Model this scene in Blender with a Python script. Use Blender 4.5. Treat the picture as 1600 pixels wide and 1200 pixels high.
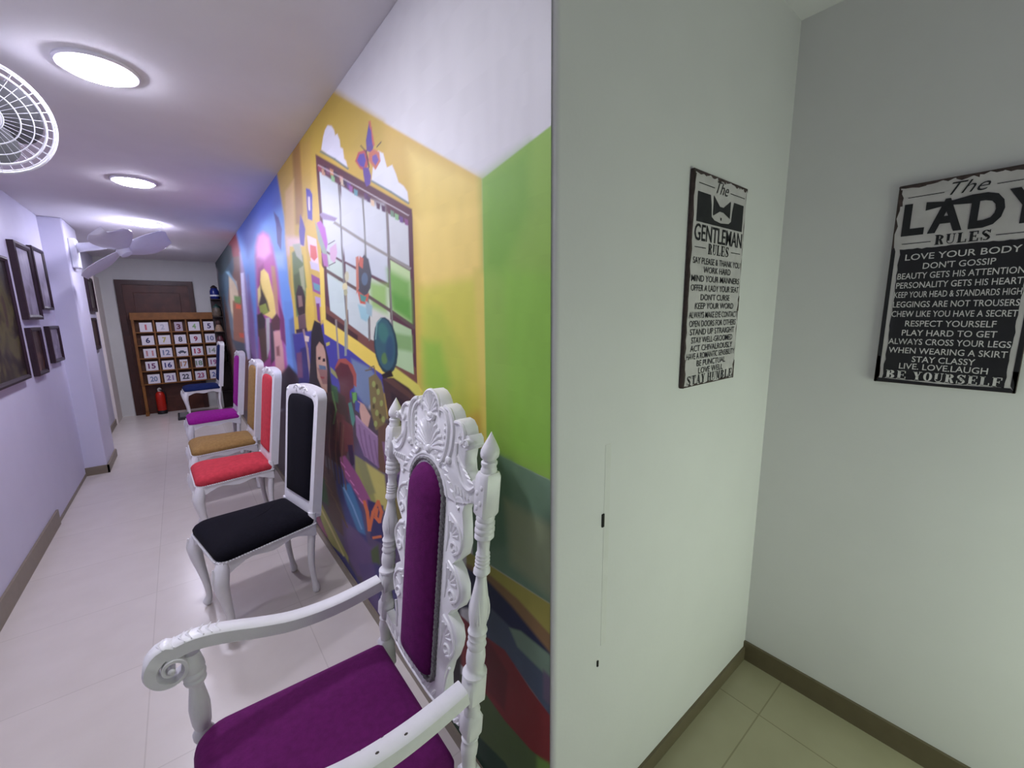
import bpy, bmesh, math, random
import numpy as np
from mathutils import Vector, Matrix
random.seed(4)
PI = math.pi
for o in list(bpy.data.objects):
    bpy.data.objects.remove(o)
SC = bpy.context.scene
COL = SC.collection

# ------------------------------------------------------------------ camera
cam_data = bpy.data.cameras.new('camera')
cam_data.sensor_width = 36.0
cam_data.lens = 647.0 / 1600 * 36
cam_data.clip_start = 0.02
cam = bpy.data.objects.new('camera', cam_data)
COL.objects.link(cam)
_R = Matrix.Rotation(math.radians(-38.53), 4, 'Z') @ Matrix.Rotation(PI / 2 + math.radians(-9.61), 4, 'X') @ Matrix.Rotation(math.radians(-0.766), 4, 'Z')
cam.matrix_world = Matrix.Translation((0, 0, 1.5)) @ _R
SC.camera = cam

# ------------------------------------------------------------------ world and exposure
w = bpy.data.worlds.new('world')
SC.world = w
w.use_nodes = True
w.node_tree.nodes['Background'].inputs[0].default_value = (0.80, 0.82, 0.92, 1)
w.node_tree.nodes['Background'].inputs[1].default_value = 0.12
SC.view_settings.view_transform = 'Standard'
SC.view_settings.look = 'None'
SC.view_settings.gamma = 1
SC.view_settings.use_curve_mapping = False
SC.view_settings.exposure = 0.12
CORRIDOR_LIGHT = ((0.81, 0.80, 1.0), 160.0)
NEAR_LIGHT = ((0.90, 0.90, 1.0), 85.0)
ALCOVE_LIGHT = ((0.83, 1.0, 0.77), 4.7)

# ------------------------------------------------------------------ room measures (metres)
XM, XL, HC, YB, YG, XR, HA = 0.61, -0.86, 2.406, 8.68, 0.622, 1.775, 2.47
YREAR = -2.2


# ------------------------------------------------------------------ materials
def lin(c):
    return tuple(((v / 255) / 12.92 if v / 255 <= 0.04045 else ((v / 255 + 0.055) / 1.055) ** 2.4) for v in c)


MATS = {}


def mat(name, rgb, rough=0.5, var=0.08, scale=30, bump=0.0, bscale=200, spec=0.4, sheen=0.0, metal=0.0, emit=None, coat=0.0):
    """procedural surface: noise-varied colour plus optional noise bump"""
    if name in MATS:
        return MATS[name]
    m = bpy.data.materials.new(name)
    m.use_nodes = True
    nt = m.node_tree
    b = nt.nodes['Principled BSDF']
    c = lin(rgb)
    tc = nt.nodes.new('ShaderNodeTexCoord')
    nz = nt.nodes.new('ShaderNodeTexNoise')
    nz.inputs['Scale'].default_value = scale
    nz.inputs['Detail'].default_value = 4
    nt.links.new(tc.outputs['Object'], nz.inputs['Vector'])
    rp = nt.nodes.new('ShaderNodeValToRGB')
    rp.color_ramp.elements[0].position = 0.3
    rp.color_ramp.elements[1].position = 0.7
    rp.color_ramp.elements[0].color = tuple(max(0, v * (1 - var)) for v in c) + (1,)
    rp.color_ramp.elements[1].color = tuple(min(1, v * (1 + var)) for v in c) + (1,)
    nt.links.new(nz.outputs[0], rp.inputs[0])
    nt.links.new(rp.outputs[0], b.inputs['Base Color'])
    b.inputs['Roughness'].default_value = rough
    b.inputs['Specular IOR Level'].default_value = spec
    b.inputs['Metallic'].default_value = metal
    b.inputs['Sheen Weight'].default_value = sheen
    b.inputs['Coat Weight'].default_value = coat
    if sheen:
        b.inputs['Sheen Roughness'].default_value = 0.4
        b.inputs['Sheen Tint'].default_value = tuple(min(1, v * 1.5 + 0.1) for v in c) + (1,)
    if bump:
        n2 = nt.nodes.new('ShaderNodeTexNoise')
        n2.inputs['Scale'].default_value = bscale
        n2.inputs['Detail'].default_value = 3
        nt.links.new(tc.outputs['Object'], n2.inputs['Vector'])
        bp = nt.nodes.new('ShaderNodeBump')
        bp.inputs['Strength'].default_value = bump
        bp.inputs['Distance'].default_value = 0.004
        nt.links.new(n2.outputs[0], bp.inputs['Height'])
        nt.links.new(bp.outputs[0], b.inputs['Normal'])
    if emit:
        b.inputs['Emission Color'].default_value = emit[0] + (1,)
        b.inputs['Emission Strength'].default_value = emit[1]
    MATS[name] = m
    return m


def tile_mat(name, c1, c2, c3):
    m = bpy.data.materials.new(name)
    m.use_nodes = True
    nt = m.node_tree
    b = nt.nodes['Principled BSDF']
    tc = nt.nodes.new('ShaderNodeTexCoord')
    mp = nt.nodes.new('ShaderNodeMapping')
    mp.inputs['Location'].default_value = (0.26, 0.13, 0)
    nt.links.new(tc.outputs['Object'], mp.inputs['Vector'])
    br = nt.nodes.new('ShaderNodeTexBrick')
    br.offset = 0
    br.inputs['Scale'].default_value = 1
    br.inputs['Brick Width'].default_value = 0.6
    br.inputs['Row Height'].default_value = 0.6
    br.inputs['Mortar Size'].default_value = 0.0025
    br.inputs['Color1'].default_value = lin(c1) + (1,)
    br.inputs['Color2'].default_value = lin(c2) + (1,)
    br.inputs['Mortar'].default_value = lin(c3) + (1,)
    nt.links.new(mp.outputs[0], br.inputs['Vector'])
    nz = nt.nodes.new('ShaderNodeTexNoise')
    nz.inputs['Scale'].default_value = 7
    nz.inputs['Detail'].default_value = 6
    nt.links.new(tc.outputs['Object'], nz.inputs['Vector'])
    mx = nt.nodes.new('ShaderNodeMix')
    mx.data_type = 'RGBA'
    mx.blend_type = 'SOFT_LIGHT'
    mx.inputs[0].default_value = 0.16
    nt.links.new(br.outputs[0], mx.inputs[6])
    nt.links.new(nz.outputs[0], mx.inputs[7])
    nt.links.new(mx.outputs[2], b.inputs['Base Color'])
    b.inputs['Roughness'].default_value = 0.24
    b.inputs['Specular IOR Level'].default_value = 0.42
    return m


WALL = mat('wall_paint', (218, 216, 218), 0.55, 0.015, 6, 0.06, 90, 0.3)
CEIL = mat('ceiling_paint', (222, 219, 222), 0.8, 0.02, 5, 0.05, 120, 0.1)
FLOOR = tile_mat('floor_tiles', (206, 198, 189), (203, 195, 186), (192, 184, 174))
FLOOR2 = tile_mat('shaded_olive_floor_tiles', (164, 158, 132), (160, 154, 128), (140, 133, 108))  # darkened alcove tile; part of the dim light there is in its colour
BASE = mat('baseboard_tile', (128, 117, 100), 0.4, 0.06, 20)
BASE2 = mat('shaded_olive_baseboard_tile', (102, 92, 72), 0.4, 0.06, 20)  # alcove baseboard darkened the same way, dim light put into the colour
WHITE = mat('white_lacquer', (232, 231, 232), 0.32, 0.02, 40, 0.08, 60, 0.5)
CHIP = mat('chipped_paint', (70, 64, 58), 0.7)
MAGENTA_DEEP = mat('plum_velvet', (96, 24, 88), 0.85, 0.14, 60, 0.4, 420, 0.15, 0.15)
GIMP = mat('silver_gimp', (120, 118, 118), 0.5, 0.3, 300, 0.6, 500, 0.5)
BLACK_F = mat('black_fabric', (20, 19, 26), 0.9, 0.2, 80, 0.4, 500, 0.1, 0.05)
RED_F = mat('red_fabric', (196, 64, 74), 0.85, 0.12, 40, 0.4, 400, 0.1, 0.15)
OCHRE_F = mat('ochre_fabric', (156, 124, 76), 0.85, 0.14, 50, 0.4, 400, 0.1, 0.15)
MAG_F = mat('magenta_fabric', (160, 38, 146), 0.85, 0.12, 50, 0.4, 400, 0.1, 0.15)
NAVY_F = mat('navy_fabric', (30, 42, 88), 0.85, 0.14, 50, 0.4, 400, 0.1, 0.1)
DOORW = mat('dark_door_wood', (78, 42, 30), 0.45, 0.25, 8, 0.1, 40)
RACKW = mat('rack_wood', (128, 82, 34), 0.5, 0.2, 12, 0.1, 60)
RACKD = mat('rack_back_wood', (82, 50, 26), 0.6, 0.2, 12)
CARD = mat('white_card', (226, 222, 226), 0.6, 0.02, 20)
FRAME_D = mat('dark_frame', (44, 28, 36), 0.4, 0.15, 30)
FANW = mat('fan_plastic', (226, 226, 234), 0.35, 0.02, 20)
FAND = mat('fan_dark', (45, 42, 50), 0.5)
SIGN_G = mat('aged_tin_grey', (194, 188, 191), 0.5, 0.10, 14, 0.05, 60)
SIGN_K = mat('aged_tin_black', (26, 25, 30), 0.45, 0.25, 14, 0.05, 60)
RUST = mat('rusty_edge', (64, 50, 50), 0.6, 0.35, 60)
INK = mat('sign_black_ink', (26, 27, 32), 0.55, 0.2, 40)
PALE = mat('sign_pale_ink', (208, 203, 206), 0.55, 0.12, 40)


# ------------------------------------------------------------------ mesh builder
class MB:
    def __init__(s):
        s.v, s.f = [], []

    def add(s, v, f):
        n = len(s.v)
        s.v += [tuple(p) for p in v]
        s.f += [tuple(i + n for i in q) for q in f]
        return s

    def box(s, x0, x1, y0, y1, z0, z1):
        v = [(x, y, z) for z in (z0, z1) for y in (y0, y1) for x in (x0, x1)]
        return s.add(v, [(0, 2, 3, 1), (4, 5, 7, 6), (0, 1, 5, 4), (2, 6, 7, 3), (0, 4, 6, 2), (1, 3, 7, 5)])

    def loft(s, rings, cap=True, closed=True):
        n = len(rings[0])
        v = [p for r in rings for p in r]
        f = []
        for i in range(len(rings) - 1):
            for j in range(n if closed else n - 1):
                a, b = i * n + j, i * n + (j + 1) % n
                f.append((a, b, b + n, a + n))
        if cap and closed:
            f.append(tuple(range(n))[::-1])
            f.append(tuple(range((len(rings) - 1) * n, len(rings) * n)))
        return s.add(v, f)

    def prism(s, pts, axis, a, b):
        """extrude a 2-D outline along axis; outline coords are the other two axes in x,y,z order"""
        def P(p, h):
            return {'x': (h, p[0], p[1]), 'y': (p[0], h, p[1]), 'z': (p[0], p[1], h)}[axis]
        return s.loft([[P(p, a) for p in pts], [P(p, b) for p in pts]])

    def lathe(s, prof, cx=0, cy=0, seg=20, shear=None, sq=None):
        """profile [(z, r)] round a vertical axis; shear(z) gives (dx, dy)"""
        rings = []
        for z, r in prof:
            dx, dy = shear(z) if shear else (0, 0)
            rings.append([(cx + dx + max(r, 1e-4) * math.cos(2 * PI * k / seg), cy + dy + max(r, 1e-4) * math.sin(2 * PI * k / seg), z) for k in range(seg)])
        return s.loft(rings)

    def tube(s, pts, r, seg=8, flat=1.0):
        """round tube along points; r a number or a list"""
        pts = [Vector(p) for p in pts]
        n = len(pts)
        rr = r if isinstance(r, (list, tuple)) else [r] * n
        t0 = (pts[1] - pts[0]).normalized()
        ref = Vector((0, 0, 1)) if abs(t0.z) < 0.9 else Vector((0, 1, 0))
        rings = []
        nrm = (ref - t0 * ref.dot(t0)).normalized()
        for i in range(n):
            t = (pts[min(i + 1, n - 1)] - pts[max(i - 1, 0)]).normalized()
            nrm = (nrm - t * nrm.dot(t)).normalized()
            bn = t.cross(nrm)
            rings.append([tuple(pts[i] + (nrm * math.cos(2 * PI * k / seg) * flat + bn * math.sin(2 * PI * k / seg)) * rr[i]) for k in range(seg)])
        return s.loft(rings)

    def ball(s, c, r, seg=10, sx=1, sy=1, sz=1):
        rings = []
        for i in range(1, seg):
            a = PI * i / seg
            rings.append([(c[0] + sx * r * math.sin(a) * math.cos(2 * PI * k / seg), c[1] + sy * r * math.sin(a) * math.sin(2 * PI * k / seg), c[2] - sz * r * math.cos(a)) for k in range(seg)])
        return s.loft(rings)

    def build(s, name, m, parent=None, smooth=True, bevel=0.0, sub=0, angle=40, seg=2):
        me = bpy.data.meshes.new(name)
        me.from_pydata(s.v, [], s.f)
        bm = bmesh.new()
        bm.from_mesh(me)
        bmesh.ops.recalc_face_normals(bm, faces=bm.faces)
        if smooth:
            for f in bm.faces:
                f.smooth = True
            for e in bm.edges:
                if len(e.link_faces) == 2 and e.calc_face_angle(0) > math.radians(angle):
                    e.smooth = False
        bm.to_mesh(me)
        bm.free()
        me.materials.append(m)
        o = bpy.data.objects.new(name, me)
        COL.objects.link(o)
        if parent:
            o.parent = parent
        if bevel:
            md = o.modifiers.new('bevel', 'BEVEL')
            md.width = bevel
            md.segments = seg
            md.limit_method = 'ANGLE'
            md.angle_limit = math.radians(35)
        if sub:
            md = o.modifiers.new('subdivision', 'SUBSURF')
            md.levels = md.render_levels = sub
        return o


def tag(o, label, cat, group=None):
    o['label'] = label
    o['category'] = cat
    if group:
        o['group'] = group
    return o


def thing(name, label, cat, loc=(0, 0, 0), rz=0.0, group=None):
    o = bpy.data.objects.new(name, None)
    o.empty_display_size = 0.1
    COL.objects.link(o)
    o.location = loc
    o.rotation_euler = (0, 0, rz)
    return tag(o, label, cat, group)


def struct(o):
    o['kind'] = 'structure'
    return o


def children(o):
    return [c for c in bpy.data.objects if c.parent == o]


def copy_tree(o, parent=None):
    c = o.copy()
    COL.objects.link(c)
    if parent:
        c.parent = parent
    for ch in children(o):
        copy_tree(ch, c)
    return c


def smoothpath(pts, n=8):
    """Catmull-Rom through points"""
    pts = [Vector(p) for p in pts]
    P = [pts[0] * 2 - pts[1]] + pts + [pts[-1] * 2 - pts[-2]]
    out = []
    for i in range(1, len(P) - 2):
        a, b, c, d = P[i - 1], P[i], P[i + 1], P[i + 2]
        for k in range(n):
            t = k / n
            out.append(0.5 * (2 * b + (c - a) * t + (2 * a - 5 * b + 4 * c - d) * t * t + (3 * b - a - 3 * c + d) * t ** 3))
    out.append(pts[-1])
    return out


# ------------------------------------------------------------------ room shell
b = MB(); b.box(-1.6, XM + 0.01, YREAR, YB + 0.2, -0.1, 0)
struct(b.build('floor', FLOOR, smooth=False))
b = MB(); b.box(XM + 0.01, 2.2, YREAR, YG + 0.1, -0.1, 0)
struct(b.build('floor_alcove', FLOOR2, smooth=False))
b = MB(); b.box(-1.6, XM + 0.02, YREAR, YB + 0.2, HC, HC + 0.12)
struct(b.build('ceiling', CEIL, smooth=False))
b = MB(); b.box(XM + 0.02, 2.2, YREAR, YG + 0.1, HA, HA + 0.12)
struct(b.build('ceiling_alcove', CEIL, smooth=False))
b = MB(); b.box(XL - 0.25, XL, YREAR, YB + 0.2, 0, HC)
struct(b.build('wall_left', mat('wall_paint_lavender', (208, 206, 224), 0.55, 0.015, 6, 0.06, 90, 0.3), smooth=False))
b = MB(); b.box(XL - 0.05, -0.705, 5.58, 6.22, 0, HC)
struct(b.build('wall_pillar', MATS['wall_paint_lavender'], smooth=False, bevel=0.012))
b = MB(); b.box(XL - 0.02, XL + 0.03, 8.12, YB, 0, 2.1)
struct(b.build('trim_1', mat('cream_trim', (222, 214, 206), 0.5, 0.02), smooth=False))
b = MB(); b.box(XL - 0.25, XM + 0.3, YB, YB + 0.2, 0, HC)
struct(b.build('wall_back', mat('wall_paint_far', (204, 205, 200), 0.6, 0.02, 6), smooth=False))
# the block whose long side carries the mural and whose near end faces the alcove; one rounded corner
arc = [(XM + 0.016 - 0.016 * math.cos(a), YG + 0.016 - 0.016 * math.sin(a)) for a in [PI / 2 * k / 8 for k in range(9)]]
foot = [(XM, YB)] + arc + [(XR + 0.2, YG), (XR + 0.2, YB)]
b = MB(); b.prism(foot, 'z', 0, HA)
struct(b.build('wall_right', WALL, angle=30))
b = MB(); b.box(XR, XR + 0.2, YREAR, YG + 0.05, 0, HA)
struct(b.build('wall_alcove', WALL, smooth=False))
for nm, (x0, x1, y0, y1, h) in {
    'baseboard_left': (XL, XL + 0.012, YREAR, 4.36, 0.115),
    'baseboard_left_far': (XL, XL + 0.012, 6.22, 8.12, 0.08),
    'baseboard_pillar': (-0.86, -0.69, 5.566, 5.58, 0.08),
    'baseboard_pillar_side': (-0.705, -0.69, 5.566, 6.22, 0.08),
    'baseboard_right': (XM - 0.010, XM, YG + 0.03, YB, 0.05),
    'baseboard_gap': (XL, XL + 0.004, 4.36, 5.57, 0.03),
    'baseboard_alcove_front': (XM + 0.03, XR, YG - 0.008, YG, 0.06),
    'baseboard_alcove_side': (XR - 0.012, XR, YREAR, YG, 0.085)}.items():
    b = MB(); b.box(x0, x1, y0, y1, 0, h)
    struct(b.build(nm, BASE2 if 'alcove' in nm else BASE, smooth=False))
# filler strip of a former door jamb beside the corner, with a dark strike slot
b = MB(); b.box(0.786, 0.808, YG - 0.0007, YG + 0.01, 0.62, 1.18)
st = struct(b.build('trim_2', mat('filler_paint', (214, 212, 212), 0.6, 0.03, 20, 0.2, 60), smooth=False, bevel=0.0004))
b = MB(); b.box(0.778, 0.786, YG - 0.003, YG + 0.01, 0.965, 1.0)
b.build('strike_slot', mat('slot_dark', (25, 22, 20), 0.8), st, smooth=False)
b = MB(); b.box(0.772, 0.777, YG - 0.003, YG + 0.01, 0.565, 0.582)
b.build('screw_hole', MATS['slot_dark'], st, smooth=False)

# ------------------------------------------------------------------ lamps
LX, LY = -0.12, (1.2, 2.25, 3.86, 5.46, 7.1)
LED = mat('led_panel_glow', (255, 255, 255), 0.5, 0, emit=CORRIDOR_LIGHT)
LEDN = mat('led_panel_glow_dim', (255, 255, 255), 0.5, 0, emit=NEAR_LIGHT)
FILLG = mat('fill_panel_glow', (255, 255, 255), 0.5, 0, emit=ALCOVE_LIGHT)  # glow of the unseen panel added to light the alcove
RIM = mat('lamp_rim', (228, 226, 236), 0.4, 0.02)
names = {2.25: 'largest round ceiling light in view, nearest the caged fan', 3.86: 'second round ceiling light along the corridor',
         5.46: 'third round ceiling light, smaller and farther along', 7.1: 'farthest round ceiling light, behind the open white fan blades'}
for y in LY:
    t = thing('ceiling_light', names.get(y, 'dimmer round ceiling light above the armchair, just out of view'), 'ceiling light', (LX, y, HC), 0, 'round ceiling lights along the corridor')
    b = MB(); b.lathe([(0.002, 0.118), (-0.006, 0.118), (-0.012, 0.112), (-0.012, 0.100), (0.002, 0.100)], seg=40)
    b.build('rim', RIM, t)
    b = MB(); b.lathe([(0.001, 0.099), (-0.016, 0.099), (-0.020, 0.092), (-0.022, 0.06), (-0.0225, 0.001)], seg=40)
    b.build('diffuser', LED if y > 2 else LEDN, t)
# unseen window-like glow panel added behind the camera, the alcove's only light
b = MB()
b.box(0.75, XR + 0.2, -0.98, -0.90, 0, 0.22)
b.box(0.75, XR + 0.2, -0.98, -0.90, 1.32, HA)
b.box(0.75, 0.92, -0.98, -0.90, 0.22, 1.32)
b.box(1.70, XR + 0.2, -0.98, -0.90, 0.22, 1.32)
struct(b.build('wall_rear', WALL, smooth=False))
b = MB()
for x in (0.93, 1.30, 1.67):
    b.box(x - 0.02, x + 0.02, -0.965, -0.915, 0.22, 1.32)
b.box(0.92, 1.70, -0.965, -0.915, 0.22, 0.26)
b.box(0.92, 1.70, -0.965, -0.915, 1.28, 1.32)
wn = struct(b.build('fill_panel_1', WHITE, smooth=False))
for x0, x1 in ((0.95, 1.28), (1.32, 1.65)):
    b = MB(); b.box(x0, x1, -0.945, -0.937, 0.26, 1.28)
    b.build('fill_pane', FILLG, wn, smooth=False)

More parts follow.
